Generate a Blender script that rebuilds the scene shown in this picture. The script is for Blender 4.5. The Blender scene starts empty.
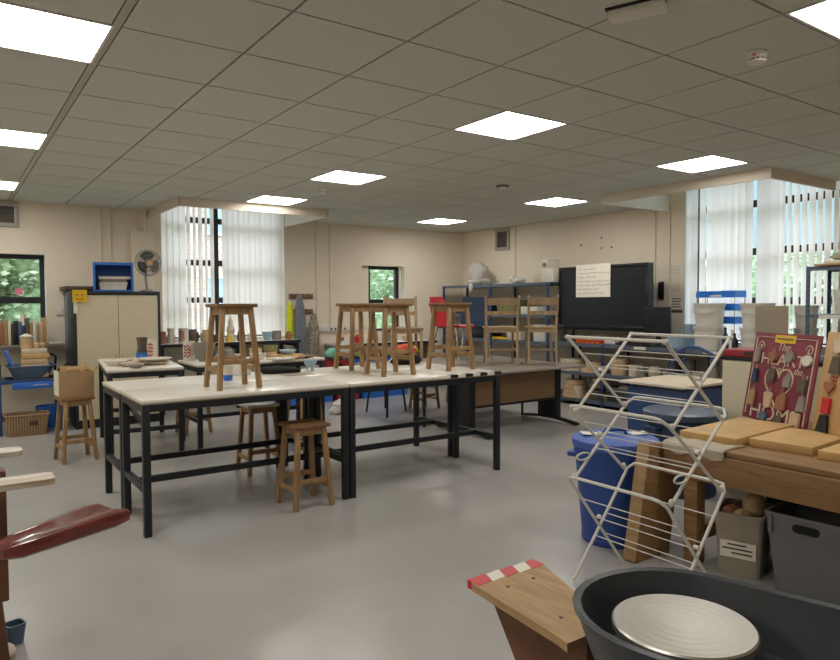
import bpy, bmesh, math, random
from mathutils import Matrix, Vector
random.seed(7)
PI = math.pi
SC = bpy.context.scene
COL = SC.collection

# ------------------------------------------------------------------ materials
def S(h):
    h = h.lstrip('#')
    c = [int(h[i:i + 2], 16) / 255 for i in (0, 2, 4)]
    return tuple(x / 12.92 if x <= .04045 else ((x + .055) / 1.055) ** 2.4 for x in c)

def new_mat(name):
    m = bpy.data.materials.new(name)
    m.use_nodes = True
    nt = m.node_tree
    return m, nt, nt.nodes['Principled BSDF']

def link(nt, a, b): nt.links.new(a, b)

def mat(name, col, rough=.5, metal=0., var=.08, scale=12., bump=0., stretch=(1, 1, 1), trans=0., alpha=1., bscale=None, spec=.5, coat=0.):
    m, nt, b = new_mat(name)
    c = S(col) if isinstance(col, str) else col
    tc = nt.nodes.new('ShaderNodeTexCoord')
    mp = nt.nodes.new('ShaderNodeMapping'); mp.inputs['Scale'].default_value = stretch
    link(nt, tc.outputs['Object'], mp.inputs['Vector'])
    n = nt.nodes.new('ShaderNodeTexNoise'); n.inputs['Scale'].default_value = scale; n.inputs['Detail'].default_value = 4
    link(nt, mp.outputs['Vector'], n.inputs['Vector'])
    r = nt.nodes.new('ShaderNodeValToRGB')
    r.color_ramp.elements[0].position = .3; r.color_ramp.elements[1].position = .7
    r.color_ramp.elements[0].color = [max(0, x * (1 - var)) for x in c] + [1]
    r.color_ramp.elements[1].color = [min(1, x * (1 + var)) for x in c] + [1]
    link(nt, n.outputs['Fac'], r.inputs['Fac'])
    link(nt, r.outputs['Color'], b.inputs['Base Color'])
    b.inputs['Roughness'].default_value = rough
    b.inputs['Metallic'].default_value = metal
    b.inputs['Specular IOR Level'].default_value = spec
    b.inputs['Transmission Weight'].default_value = trans
    b.inputs['Alpha'].default_value = alpha
    b.inputs['Coat Weight'].default_value = coat
    if bump:
        bp = nt.nodes.new('ShaderNodeBump'); bp.inputs['Strength'].default_value = bump; bp.inputs['Distance'].default_value = .01
        if bscale:
            n2 = nt.nodes.new('ShaderNodeTexNoise'); n2.inputs['Scale'].default_value = bscale
            link(nt, mp.outputs['Vector'], n2.inputs['Vector']); link(nt, n2.outputs['Fac'], bp.inputs['Height'])
        else:
            link(nt, n.outputs['Fac'], bp.inputs['Height'])
        link(nt, bp.outputs['Normal'], b.inputs['Normal'])
    return m

def wood(name, c1, c2, rough=.5, scale=9., stretch=(1, 1, .12), bump=.05):
    m, nt, b = new_mat(name)
    tc = nt.nodes.new('ShaderNodeTexCoord')
    mp = nt.nodes.new('ShaderNodeMapping'); mp.inputs['Scale'].default_value = stretch
    link(nt, tc.outputs['Object'], mp.inputs['Vector'])
    n = nt.nodes.new('ShaderNodeTexNoise'); n.inputs['Scale'].default_value = scale * 3; n.inputs['Detail'].default_value = 6; n.inputs['Distortion'].default_value = 1.2
    link(nt, mp.outputs['Vector'], n.inputs['Vector'])
    oi = nt.nodes.new('ShaderNodeObjectInfo')
    r = nt.nodes.new('ShaderNodeValToRGB')
    r.color_ramp.elements[0].position = .28; r.color_ramp.elements[1].position = .72
    r.color_ramp.elements[0].color = list(S(c1)) + [1]; r.color_ramp.elements[1].color = list(S(c2)) + [1]
    link(nt, n.outputs['Fac'], r.inputs['Fac'])
    hv = nt.nodes.new('ShaderNodeHueSaturation')
    mr = nt.nodes.new('ShaderNodeMapRange'); mr.inputs['To Min'].default_value = .88; mr.inputs['To Max'].default_value = 1.12
    link(nt, oi.outputs['Random'], mr.inputs['Value']); link(nt, mr.outputs['Result'], hv.inputs['Value'])
    link(nt, r.outputs['Color'], hv.inputs['Color']); link(nt, hv.outputs['Color'], b.inputs['Base Color'])
    b.inputs['Roughness'].default_value = rough
    bp = nt.nodes.new('ShaderNodeBump'); bp.inputs['Strength'].default_value = bump; bp.inputs['Distance'].default_value = .004
    link(nt, n.outputs['Fac'], bp.inputs['Height']); link(nt, bp.outputs['Normal'], b.inputs['Normal'])
    return m

def emit(name, col, strength):
    m = bpy.data.materials.new(name); m.use_nodes = True
    nt = m.node_tree; nt.nodes.clear()
    e = nt.nodes.new('ShaderNodeEmission'); o = nt.nodes.new('ShaderNodeOutputMaterial')
    e.inputs['Color'].default_value = list(col) + [1]; e.inputs['Strength'].default_value = strength
    link(nt, e.outputs[0], o.inputs[0])
    return m

def translucent(name, col, fac=.5, thin=0.):
    m, nt, b = new_mat(name)
    c = list(S(col)) + [1]
    b.inputs['Base Color'].default_value = c; b.inputs['Roughness'].default_value = .8
    t = nt.nodes.new('ShaderNodeBsdfTranslucent'); t.inputs['Color'].default_value = c
    mx = nt.nodes.new('ShaderNodeMixShader'); mx.inputs[0].default_value = fac
    out = nt.nodes['Material Output']
    link(nt, b.outputs[0], mx.inputs[1]); link(nt, t.outputs[0], mx.inputs[2])
    last = mx.outputs[0]
    if thin:
        tr = nt.nodes.new('ShaderNodeBsdfTransparent')
        m2 = nt.nodes.new('ShaderNodeMixShader'); m2.inputs[0].default_value = thin
        link(nt, last, m2.inputs[1]); link(nt, tr.outputs[0], m2.inputs[2]); last = m2.outputs[0]
    link(nt, last, out.inputs[0])
    return m

def glass_thin(name, col, gloss=.06):
    m = bpy.data.materials.new(name); m.use_nodes = True
    nt = m.node_tree; nt.nodes.clear()
    t = nt.nodes.new('ShaderNodeBsdfTransparent'); t.inputs[0].default_value = list(col) + [1]
    g = nt.nodes.new('ShaderNodeBsdfGlossy'); g.inputs['Roughness'].default_value = .05
    mx = nt.nodes.new('ShaderNodeMixShader'); mx.inputs[0].default_value = gloss
    o = nt.nodes.new('ShaderNodeOutputMaterial')
    link(nt, t.outputs[0], mx.inputs[1]); link(nt, g.outputs[0], mx.inputs[2]); link(nt, mx.outputs[0], o.inputs[0])
    return m

def brick_mat():
    m, nt, b = new_mat('red_brick')
    tc = nt.nodes.new('ShaderNodeTexCoord')
    mp = nt.nodes.new('ShaderNodeMapping'); mp.inputs['Rotation'].default_value = (PI / 2, 0, 0)
    br = nt.nodes.new('ShaderNodeTexBrick')
    br.inputs['Color1'].default_value = list(S('cbaa9a')) + [1]; br.inputs['Color2'].default_value = list(S('bd988a')) + [1]
    br.inputs['Mortar'].default_value = list(S('d8d0c6')) + [1]
    br.inputs['Scale'].default_value = 2.2
    link(nt, tc.outputs['Object'], mp.inputs[0]); link(nt, mp.outputs[0], br.inputs['Vector']); link(nt, br.outputs[0], b.inputs['Base Color'])
    b.inputs['Roughness'].default_value = .9
    return m

def wicker_mat():
    m, nt, b = new_mat('wicker')
    tc = nt.nodes.new('ShaderNodeTexCoord')
    w1 = nt.nodes.new('ShaderNodeTexWave'); w1.bands_direction = 'Z'; w1.inputs['Scale'].default_value = 24; w1.inputs['Distortion'].default_value = 3
    w2 = nt.nodes.new('ShaderNodeTexWave'); w2.bands_direction = 'X'; w2.inputs['Scale'].default_value = 12
    for w in (w1, w2): link(nt, tc.outputs['Object'], w.inputs[0])
    mu = nt.nodes.new('ShaderNodeMath'); mu.operation = 'MULTIPLY'
    link(nt, w1.outputs['Fac'], mu.inputs[0]); link(nt, w2.outputs['Fac'], mu.inputs[1])
    r = nt.nodes.new('ShaderNodeValToRGB')
    r.color_ramp.elements[0].color = list(S('7d6145')) + [1]; r.color_ramp.elements[1].color = list(S('c2a17a')) + [1]
    link(nt, mu.outputs[0], r.inputs[0]); link(nt, r.outputs[0], b.inputs['Base Color'])
    bp = nt.nodes.new('ShaderNodeBump'); bp.inputs['Strength'].default_value = .6
    link(nt, mu.outputs[0], bp.inputs['Height']); link(nt, bp.outputs[0], b.inputs['Normal'])
    b.inputs['Roughness'].default_value = .7
    return m

M = {}
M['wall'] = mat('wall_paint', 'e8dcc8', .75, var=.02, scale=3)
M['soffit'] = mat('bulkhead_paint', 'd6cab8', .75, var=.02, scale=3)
M['white_paint'] = mat('white_paint', 'e4e2da', .6, var=.02)
M['tile'] = mat('ceiling_tile', 'c9cbc1', .9, var=.035, scale=60, bump=.05)
M['grid'] = mat('ceiling_grid', '7d7468', .5, var=.02)
M['gridbar'] = mat('ceiling_bar', 'b0a99c', .35, var=.02)
M['floor'] = mat('vinyl_floor', 'aba7a3', .27, var=.05, scale=2.2, spec=.45)
M['skirt'] = mat('skirting', '6a665f', .5)
M['blackframe'] = mat('black_powder_coat', '1a1d22', .45)
M['glass'] = glass_thin('window_glass', (.93, .97, 1.))
M['blind'] = translucent('blind_fabric', 'eee4da', .55)
M['blindrail'] = mat('blind_rail', 'd8d6d0', .4)
M['led'] = emit('led_panel', (1., .975, .92), 15.)
M['lightframe'] = mat('light_frame', 'd9d6cd', .4)
M['laminate'] = mat('cream_laminate', 'e6dfd3', .3, var=.05, scale=5)
M['edge'] = mat('laminate_edge', '9c8c74', .5)
M['steel_dark'] = mat('dark_blue_steel', '1b2026', .42, metal=.15, var=.1)
M['desk'] = mat('grey_desk_top', '8f8579', .45, var=.06)
M['black'] = mat('black_plastic', '14151a', .45)
M['blackgloss'] = mat('black_gloss', '101317', .22)
M['screen'] = mat('dark_screen', '161b21', .28, var=.05, scale=2)
M['oak'] = wood('stool_wood', '846443', 'ad8b60')
M['oakx'] = wood('stool_seat_wood', '6d4c30', '8f6a44', stretch=(.12, 1, 1))
M['beech'] = wood('chair_wood', '94795a', 'b59c7a')
M['plank'] = wood('plank_wood', '94754e', 'b39268', stretch=(1, .12, 1), rough=.6)
M['bench'] = wood('bench_wood', '7c5b3a', '9a774f', stretch=(1, .1, 1), rough=.7)
M['darkwood'] = wood('dark_wood', '3d2c20', '54402e')
M['brownboard'] = wood('brown_panel', '8a6a4b', '9c7a58', stretch=(.15, 1, 1))
M['mdf'] = mat('wood_bat', 'c6a06a', .65, var=.1, scale=7)
M['mdfedge'] = mat('wood_bat_edge', 'a87f4d', .7, var=.1)
M['cardboard'] = mat('cardboard', 'a4855f', .8, var=.05)
M['cardboard_grey'] = mat('cardboard_grey', '9b8d78', .8, var=.05)
M['tambour'] = mat('tambour_cream', 'cfc3a6', .55, var=.03)
M['blue'] = mat('blue_plastic', '2c6cc6', .4)
M['brightblue'] = mat('bright_blue_plastic', '2276d6', .35)
M['binblue'] = mat('bin_blue', '27488f', .45, var=.06)
M['lidblue'] = mat('lid_blue', '4762ae', .5, var=.08)
M['steelblue'] = mat('blue_painted_steel', '2c4674', .45)
M['greyblue'] = mat('grey_blue_plastic', '4d6076', .45)
M['navy'] = mat('navy_plastic', '1e3350', .5)
M['slate'] = mat('slate_lid', '465567', .4)
M['shelfgrey'] = mat('shelf_grey', '5f6a78', .4, metal=.2)
M['red'] = mat('red_plastic', 'c5222a', .4)
M['crate_red'] = mat('crate_red', '9c2a2c', .5)
M['chrome'] = mat('chrome', 'c8c8c8', .2, metal=1., var=.02)
M['alu'] = mat('aluminium', 'c9c4bb', .38, metal=.85, var=.08, scale=6, stretch=(1, 1, 1))
M['white'] = mat('white_plastic', 'd8d4cb', .4, var=.03)
M['bucket'] = mat('bucket_white', 'd3cec4', .4, var=.05)
M['rackwhite'] = mat('rack_white', 'dcd8cf', .4, var=.03)
M['tubgrey'] = mat('tub_grey', '3f4146', .38, var=.06)
M['binbox'] = mat('grey_box', '9a9184', .55, var=.06)
M['crategrey'] = mat('grey_crate', '6b6c6e', .5, var=.05)
M['yellow'] = mat('yellow', 'e2b81e', .5)
M['hivis'] = mat('hi_vis_yellow', 'd8e01e', .6)
M['greyfabric'] = mat('grey_fabric', '7c8089', .9, var=.1)
M['patfabric'] = mat('patterned_fabric', '9c9184', .9, var=.55, scale=28)
M['clay'] = mat('bisque', 'c9a986', .8, var=.08)
M['claypale'] = mat('pale_bisque', 'cfc0aa', .8, var=.08)
M['claydark'] = mat('dark_stoneware', '5d5146', .7, var=.2)
M['claygrey'] = mat('grey_stoneware', '8a8379', .7, var=.15)
M['clayred'] = mat('terracotta', '9c6848', .8, var=.1)
M['potgreen'] = mat('speckled_green_pot', '7e7a4c', .6, var=.45, scale=40)
M['potblue'] = mat('pale_blue_glaze', '9fb6c8', .3, var=.1)
M['potwhite'] = mat('white_glaze', 'd9d2c4', .35, var=.05)
M['redink'] = mat('red_ink', 'a92a36', .6)
M['paper'] = mat('paper', 'e6e0d0', .8, var=.03)
M['ink'] = mat('ink', '4a4a52', .8)
M['sign'] = mat('sign_maroon', '7c2f3b', .6, var=.12, scale=18)
M['signcream'] = mat('sign_cream', 'c9b69c', .7, var=.1, scale=30)
M['pine'] = wood('pine_board', 'b58a58', 'cda674')
M['plasticbag'] = translucent('plastic_bag', 'd9d6d0', .35, .25)
M['bagwhite'] = translucent('white_bag', 'e4e2dc', .3)
M['mint'] = mat('mint_plastic', '7cc3a8', .5)
M['wicker'] = wicker_mat()
M['seatred'] = mat('red_brown_seat', '6a2a26', .22, var=.25, scale=9, stretch=(.5, 3, 3), coat=.6)
M['railwood'] = wood('rail_wood', '6f4d33', '85603f')
M['rust'] = mat('wheel_body_brown', '6b4630', .6, var=.2)
M['plasterboard'] = wood('white_stained_board', 'a89274', 'd9d2c6', stretch=(.15, 1, 1))
M['brick'] = brick_mat()
M['leaf'] = mat('leaf_green', 'a3ba92', .6, var=.35, scale=3)
M['leaflight'] = mat('leaf_light', 'ccdabd', .6, var=.3, scale=3)
M['leafcore'] = mat('hedge_core', '7d9570', .9, var=.55, scale=14, bump=1.)
M['outground'] = mat('outside_ground', '8f8d86', .9)
M['cloth'] = mat('canvas_cloth', 'b7ab97', .9, var=.12, scale=10)
M['orange'] = mat('orange_plastic', 'cf4a22', .5)
M['darkcloth'] = mat('black_cloth', '1c1917', .9)
M['purplegrey'] = mat('vent_grey', '6d6a63', .6)
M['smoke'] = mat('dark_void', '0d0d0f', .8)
M['pinkpatch'] = mat('pink_patch', 'e58296', .8)
M['fanblade'] = mat('fan_blade', '3a3736', .3)
M['wire'] = mat('fan_wire', '8f8b83', .4)
M['fanhub'] = mat('fan_hub', 'c9a06a', .4)

# ------------------------------------------------------------------ mesh builder
class MB:
    def __init__(self): self.bm = bmesh.new(); self.mats = []; self.cur = 0
    def use(self, m):
        if m not in self.mats: self.mats.append(m)
        self.cur = self.mats.index(m); return self
    def _fin(self, faces):
        for f in faces: f.material_index = self.cur
    def box(self, c, s, bev=0., rot=None, rz=0.):
        r = bmesh.ops.create_cube(self.bm, size=1)
        vs = r['verts']
        mat4 = Matrix.Translation(c) @ (rot.to_4x4() if rot else Matrix.Rotation(rz, 4, 'Z')) @ Matrix.Diagonal((s[0], s[1], s[2], 1))
        bmesh.ops.transform(self.bm, matrix=mat4, verts=vs)
        fs = set(f for v in vs for f in v.link_faces)
        self._fin(fs)
        if bev:
            es = list(set(e for v in vs for e in v.link_edges))
            r = bmesh.ops.bevel(self.bm, geom=es, offset=min(bev, min(s) * .45), segments=2, affect='EDGES', profile=.5)
            self._fin(r['faces'])
        return self
    def bx(self, x0, x1, y0, y1, z0, z1, bev=0.):
        return self.box(((x0 + x1) / 2, (y0 + y1) / 2, (z0 + z1) / 2), (abs(x1 - x0), abs(y1 - y0), abs(z1 - z0)), bev)
    def bar(self, p0, p1, w, d, bev=0., up=(0, 0, 1)):
        """rectangular bar from p0 to p1, w across, d along 'up'"""
        p0, p1 = Vector(p0), Vector(p1); z = (p1 - p0); L = z.length; z.normalize()
        u = Vector(up)
        if abs(u.dot(z)) > .98: u = Vector((0, 1, 0))
        x = u.cross(z).normalized(); y = z.cross(x)
        R = Matrix((x, y, z)).transposed()
        return self.box((p0 + p1) / 2, (w, d, L), bev, rot=R)
    def loft(self, rings, cap0=True, cap1=True, closed=True, smooth=True):
        bv = [[self.bm.verts.new(p) for p in r] for r in rings]
        n = len(rings[0]); fs = []
        for a, b in zip(bv, bv[1:]):
            for i in range(n if closed else n - 1):
                j = (i + 1) % n
                try: fs.append(self.bm.faces.new((a[i], a[j], b[j], b[i])))
                except ValueError: pass
        if cap0: fs.append(self.bm.faces.new(list(reversed(bv[0]))))
        if cap1: fs.append(self.bm.faces.new(bv[-1]))
        self._fin(fs); return self
    def lathe(self, prof, seg=24, c=(0, 0, 0), M4=None, cap0=True, cap1=True):
        rings = []
        for r, z in prof:
            r = max(r, .0004)
            ring = [Vector((r * math.cos(2 * PI * i / seg), r * math.sin(2 * PI * i / seg), z)) for i in range(seg)]
            ring = [(M4 @ v) if M4 else v for v in ring]
            rings.append([v + Vector(c) for v in ring])
        return self.loft(rings, cap0, cap1)
    def cyl(self, p0, p1, r0, r1=None, seg=14):
        r1 = r0 if r1 is None else r1
        p0, p1 = Vector(p0), Vector(p1); z = (p1 - p0).normalized()
        u = Vector((0, 0, 1)) if abs(z.z) < .95 else Vector((1, 0, 0))
        x = u.cross(z).normalized(); y = z.cross(x)
        ring = lambda p, r: [p + (x * math.cos(2 * PI * i / seg) + y * math.sin(2 * PI * i / seg)) * r for i in range(seg)]
        return self.loft([ring(p0, r0), ring(p1, r1)])
    def tube(self, pts, r, seg=8, closed=False):
        pts = [Vector(p) for p in pts]; rings = []; x = None
        n = len(pts)
        for i, p in enumerate(pts):
            if closed: t = (pts[(i + 1) % n] - pts[i - 1]).normalized()
            else: t = (pts[min(i + 1, n - 1)] - pts[max(i - 1, 0)]).normalized()
            if x is None:
                u = Vector((0, 0, 1)) if abs(t.z) < .95 else Vector((1, 0, 0)); x = u.cross(t).normalized()
            else:
                x = (x - t * x.dot(t)); x = x.normalized() if x.length > 1e-6 else Vector((1, 0, 0))
            y = t.cross(x)
            rings.append([p + (x * math.cos(2 * PI * k / seg) + y * math.sin(2 * PI * k / seg)) * r for k in range(seg)])
        if closed: rings.append(rings[0]); return self.loft(rings, False, False)
        return self.loft(rings)
    def sphere(self, c, r, sc=(1, 1, 1), seg=16, noise=0., rot=None):
        rr = bmesh.ops.create_uvsphere(self.bm, u_segments=seg, v_segments=max(6, seg // 2), radius=1)
        for v in rr['verts']:
            k = 1 + (noise * (random.random() - .5) if noise else 0)
            p = Vector((v.co.x * sc[0] * r * k, v.co.y * sc[1] * r * k, v.co.z * sc[2] * r * k))
            if rot: p = rot @ p
            v.co = p + Vector(c)
        self._fin(set(f for v in rr['verts'] for f in v.link_faces)); return self
    def prism(self, pts, d, axis='z', z0=0.):
        """outline pts (2D) extruded by d along axis"""
        def P(a, b, h):
            return {'z': (a, b, h), 'y': (a, h, b), 'x': (h, a, b)}[axis]
        return self.loft([[P(a, b, z0) for a, b in pts], [P(a, b, z0 + d) for a, b in pts]])
    def quad(self, a, b, c, d):
        f = self.bm.faces.new([self.bm.verts.new(p) for p in (a, b, c, d)]); self._fin([f]); return self
    def text(self, s, size, mtx, depth=.0015, align='CENTER'):
        cu = bpy.data.curves.new('lettering', 'FONT'); cu.body = s; cu.size = size; cu.align_x = align; cu.align_y = 'CENTER'; cu.extrude = depth
        o = bpy.data.objects.new('lettering', cu); COL.objects.link(o)
        dg = bpy.context.evaluated_depsgraph_get()
        me = bpy.data.meshes.new_from_object(o.evaluated_get(dg))
        me.transform(mtx)
        n0 = len(self.bm.faces)
        self.bm.from_mesh(me); self.bm.faces.ensure_lookup_table()
        self._fin(self.bm.faces[n0:])
        bpy.data.objects.remove(o); bpy.data.meshes.remove(me); bpy.data.curves.remove(cu)
        return self
    def build(self, name, m=None, parent=None, loc=(0, 0, 0), rz=0., sharp=35):
        bmesh.ops.recalc_face_normals(self.bm, faces=self.bm.faces[:])
        me = bpy.data.meshes.new(name); self.bm.to_mesh(me); self.bm.free()
        if m is not None and not self.mats: me.materials.append(M[m] if isinstance(m, str) else m)
        for k in self.mats: me.materials.append(M[k] if isinstance(k, str) else k)
        me.polygons.foreach_set('use_smooth', [True] * len(me.polygons))
        me.set_sharp_from_angle(angle=math.radians(sharp))
        o = bpy.data.objects.new(name, me); COL.objects.link(o)
        o.location = loc; o.rotation_euler = (0, 0, rz)
        if parent is not None: o.parent = parent
        return o

def thing(name, label, cat, loc=(0, 0, 0), rz=0., group=None):
    o = bpy.data.objects.new(name, None); COL.objects.link(o)
    o.location = loc; o.rotation_euler = (0, 0, rz); o.empty_display_size = .1
    o['label'] = label; o['category'] = cat
    if group: o['group'] = group
    return o
def tag(o, label, cat, group=None):
    o['label'] = label; o['category'] = cat
    if group: o['group'] = group
    return o
def struct(o, label=None, cat=None):
    o['kind'] = 'structure'
    if label: o['label'] = label
    if cat: o['category'] = cat
    return o
def sempty(name, label=None):
    o = bpy.data.objects.new(name, None); COL.objects.link(o); o['kind'] = 'structure'
    if label: o['label'] = label
    return o
def dup(root, loc, rz=0., label=None, group=None, scale=None):
    r = root.copy(); COL.objects.link(r); r.location = loc; r.rotation_euler = (0, 0, rz)
    if label: r['label'] = label
    if group: r['group'] = group
    if scale: r.scale = scale
    for ch in list(root.children):
        c = ch.copy(); COL.objects.link(c); c.parent = r
        for g in ch.children:
            d = g.copy(); COL.objects.link(d); d.parent = c
    return r
def rrect(w, d, r, n=4, cx=0, cy=0):
    pts = []
    for sx, sy, a0 in ((1, 1, 0), (-1, 1, PI / 2), (-1, -1, PI), (1, -1, 1.5 * PI)):
        for k in range(n + 1):
            a = a0 + k * PI / 2 / n
            pts.append((cx + sx * (w / 2 - r) + r * math.cos(a), cy + sy * (d / 2 - r) + r * math.sin(a)))
    return pts
def openbox(mb, w, d, h, t=.006, taper=.0, r=.02, lip=.0, z0=0.):
    """hollow tapered box with rounded corners; bottom smaller by taper"""
    R = lambda ww, dd, z: [(x, y, z) for x, y in rrect(ww, dd, min(r, ww / 3, dd / 3))]
    rings = [R(w - 2 * taper, d - 2 * taper, z0), R(w, d, z0 + h)]
    if lip: rings = [R(w - 2 * taper, d - 2 * taper, z0), R(w, d, z0 + h - lip), R(w + lip, d + lip, z0 + h - lip), R(w + lip, d + lip, z0 + h)]
    rings += [R(w - 2 * t, d - 2 * t, z0 + h), R(w - 2 * taper - 2 * t, d - 2 * taper - 2 * t, z0 + t)]
    return mb.loft(rings)
def arc(c, r, a0, a1, n, f):
    return [f(c[0] + r * math.cos(a0 + (a1 - a0) * k / n), c[1] + r * math.sin(a0 + (a1 - a0) * k / n)) for k in range(n + 1)]
# ------------------------------------------------------------------ room shell
XW, YW, CE = 7.75, 9.65, 2.70          # right wall, back wall, ceiling height
XL, YF = -3.6, -2.05                   # wall out of view on the left, wall behind the camera
T = .32                                # outer wall thickness
GX, GY = .677, 3.367                   # ceiling grid origin

struct(MB().bx(XL - .2, XW + T, YF - .2, YW + T, -.1, 0).build('floor', 'floor'))

# back wall with three openings: x0,x1,z0,z1
OPB = [(-.55, 1.05, .93, 2.06), (2.45, 4.26, .93, 3.06), (5.62, 6.46, .95, 2.06)]
def wall_with_openings(a0, a1, ops, h, horizontal, fixed, t):
    mb = MB(); cur = a0
    def blk(u0, u1, z0, z1):
        if u1 - u0 < 1e-4 or z1 - z0 < 1e-4: return
        if horizontal: mb.bx(u0, u1, fixed, fixed + t, z0, z1)
        else: mb.bx(fixed, fixed + t, u0, u1, z0, z1)
    for u0, u1, z0, z1 in ops:
        blk(cur, u0, 0, h); blk(u0, u1, 0, z0); blk(u0, u1, z1, h); cur = u1
    blk(cur, a1, 0, h)
    return mb
HW = 3.2
struct(wall_with_openings(XL - .2, XW + T, OPB, HW, True, YW, T).build('wall_back', 'wall'))
OPR = [(3.32, 5.14, .93, 3.06)]
struct(wall_with_openings(YF - .2, YW, OPR, HW, False, XW, T).build('wall_right', 'wall'))
struct(MB().bx(XL - .2, XL, YF - .2, YW, 0, HW).build('wall_left', 'wall'))
struct(MB().bx(XL, XW, YF - .2, YF, 0, HW).build('wall_front', 'wall'))
struct(MB().bx(XL, XW, YW - .012, YW, 0, .1, .003).build('baseboard_back', 'skirt'))
struct(MB().bx(XW - .012, XW, YF, YW - .012, 0, .1, .003).build('baseboard_right', 'skirt'))

# bulkheads above the two big windows
BAYS = [(2.28, 4.30, 8.25, YW), (6.43, XW, 3.36, 5.40)]
def pelmet(n, sides):
    """boxed fascia hanging below the ceiling round a raised window bay; sides: (x0, x1, y0, y1) of each board"""
    p = sempty('trim_%d' % n, 'beige boxed pelmet round the %s window bay' % ('left' if n == 1 else 'right'))
    for x0, x1, y0, y1, ix, iy in sides:
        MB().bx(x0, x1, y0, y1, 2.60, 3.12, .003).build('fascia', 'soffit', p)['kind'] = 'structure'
        MB().bx(x0 + ix * .022 if ix > 0 else x0 + min(ix, 0) * .012, x1 + ix * .012 if ix > 0 else (x1 - .022 if ix < 0 else x1), y0 + .022 if iy > 0 else (y0 - .012 if iy < 0 else y0), y1 + .012 if iy > 0 else (y1 - .022 if iy < 0 else y1), 2.602, 3.12).build('fascia_lining', 'white_paint', p)['kind'] = 'structure'
t_ = .022
pelmet(1, [(2.28 + t_, 4.30 - t_, 8.25, 8.25 + t_, 0, 1), (2.28, 2.28 + t_, 8.25, YW, 1, 0), (4.30 - t_, 4.30, 8.25, YW, -1, 0)])
pelmet(2, [(6.43, 6.43 + t_, 3.36 + t_, 5.40 - t_, 1, 0), (6.43, XW, 3.36, 3.36 + t_, 0, 1), (6.43, XW, 5.40 - t_, 5.40, 0, -1)])
for x0, x1, y0, y1 in BAYS:
    struct(MB().bx(x0, x1 + (.1 if x1 == XW else 0), y0, y1 + (.1 if y1 == YW else 0), 3.10, 3.16).build('ceiling', 'white_paint'))
CPIECES = [(XL - .2, XW + T, YF - .2, 3.36), (XL - .2, 6.43, 3.36, 5.40), (XL - .2, XW + T, 5.40, 8.25), (XL - .2, 2.28, 8.25, YW + T), (4.30, XW + T, 8.25, YW + T)]

# ceiling: lay-in tiles over a grid, tiles left out where a light panel sits
LIGHTS = [(-1, -4), (4, -4), (-1, 0), (4, 0), (8, 0), (-1, 4), (4, 4), (9, 4), (-1, 8), (4, 7), (9, 8), (9, -4), (-6, 0), (-6, 4), (-6, 8), (-6, -4)]
mb = MB()
for x0, x1, y0, y1 in CPIECES: mb.bx(x0, x1, y0, y1, CE + .012, CE + .2)
ceil = struct(mb.build('ceiling', 'grid'))
mb = MB()
for i in range(-8, 12):
    for j in range(-10, 11):
        if (i, j) in LIGHTS: continue
        x0, x1 = max(GX + .6 * i + .007, XL), min(GX + .6 * (i + 1) - .007, XW)
        y0, y1 = max(GY + .6 * j + .007, YF), min(GY + .6 * (j + 1) - .007, YW)
        if i == 0: x0 += .018
        if i == -1: x1 -= .018
        if x1 - x0 < .03 or y1 - y0 < .03: continue
        for a0, a1, b0, b1 in CPIECES:
            u0, u1, v0, v1 = max(x0, a0), min(x1, a1), max(y0, b0), min(y1, b1)
            if u1 - u0 > .02 and v1 - v0 > .02: mb.bx(u0, u1, v0, v1, CE, CE + .013)
tl = mb.build('ceiling_tiles', 'tile', ceil); tl['kind'] = 'structure'
mb = MB().bx(GX - .018, GX + .018, YF, YW, CE + .001, CE + .0125)
tl = mb.build('ceiling_bar', 'gridbar', ceil); tl['kind'] = 'structure'

def light_labels(i, j):
    return {(-1, -4): 'square ceiling light panel behind the camera on the left', (4, -4): 'square ceiling light panel cut by the top right corner of the photo',
            (-1, 0): 'large bright ceiling light panel at the top left corner of the photo', (4, 0): 'bright square ceiling light panel in the middle, nearest of the middle row',
            (8, 0): 'square ceiling light panel beside the bulkhead of the right window', (-1, 4): 'ceiling light panel at the left edge, second from the top left corner',
            (4, 4): 'ceiling light panel in front of the smoke detector in the middle row', (9, 4): 'ceiling light panel above the big screen, left of the right bulkhead',
            (-1, 8): 'small looking ceiling light panel at the left edge above the wall vent', (4, 7): 'ceiling light panel just in front of the left window bulkhead',
            (9, 8): 'farthest ceiling light panel near the back right corner', (9, -4): 'ceiling light panel behind the camera on the right'}.get((i, j), 'ceiling light panel far to the left of the photo, %s from the back wall' % {8: 'first', 4: 'second', 0: 'third', -4: 'fourth'}.get(j, 'last'))
for i, j in LIGHTS:
    cx, cy = GX + .6 * i + .3, GY + .6 * j + .3
    t = thing('ceiling_light', light_labels(i, j), 'ceiling light', (cx, cy, CE), 0, 'recessed square light panels')
    f = MB()
    for a, b, c, d in ((-.293, .293, -.293, -.28), (-.293, .293, .28, .293), (-.293, -.28, -.28, .28), (.28, .293, -.28, .28)): f.bx(a, b, c, d, -.002, .01)
    f.build('frame', 'lightframe', t)
    MB().quad((-.281, -.281, .003), (-.281, .281, .003), (.281, .281, .003), (.281, -.281, .003)).build('diffuser', 'led', t)

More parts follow.
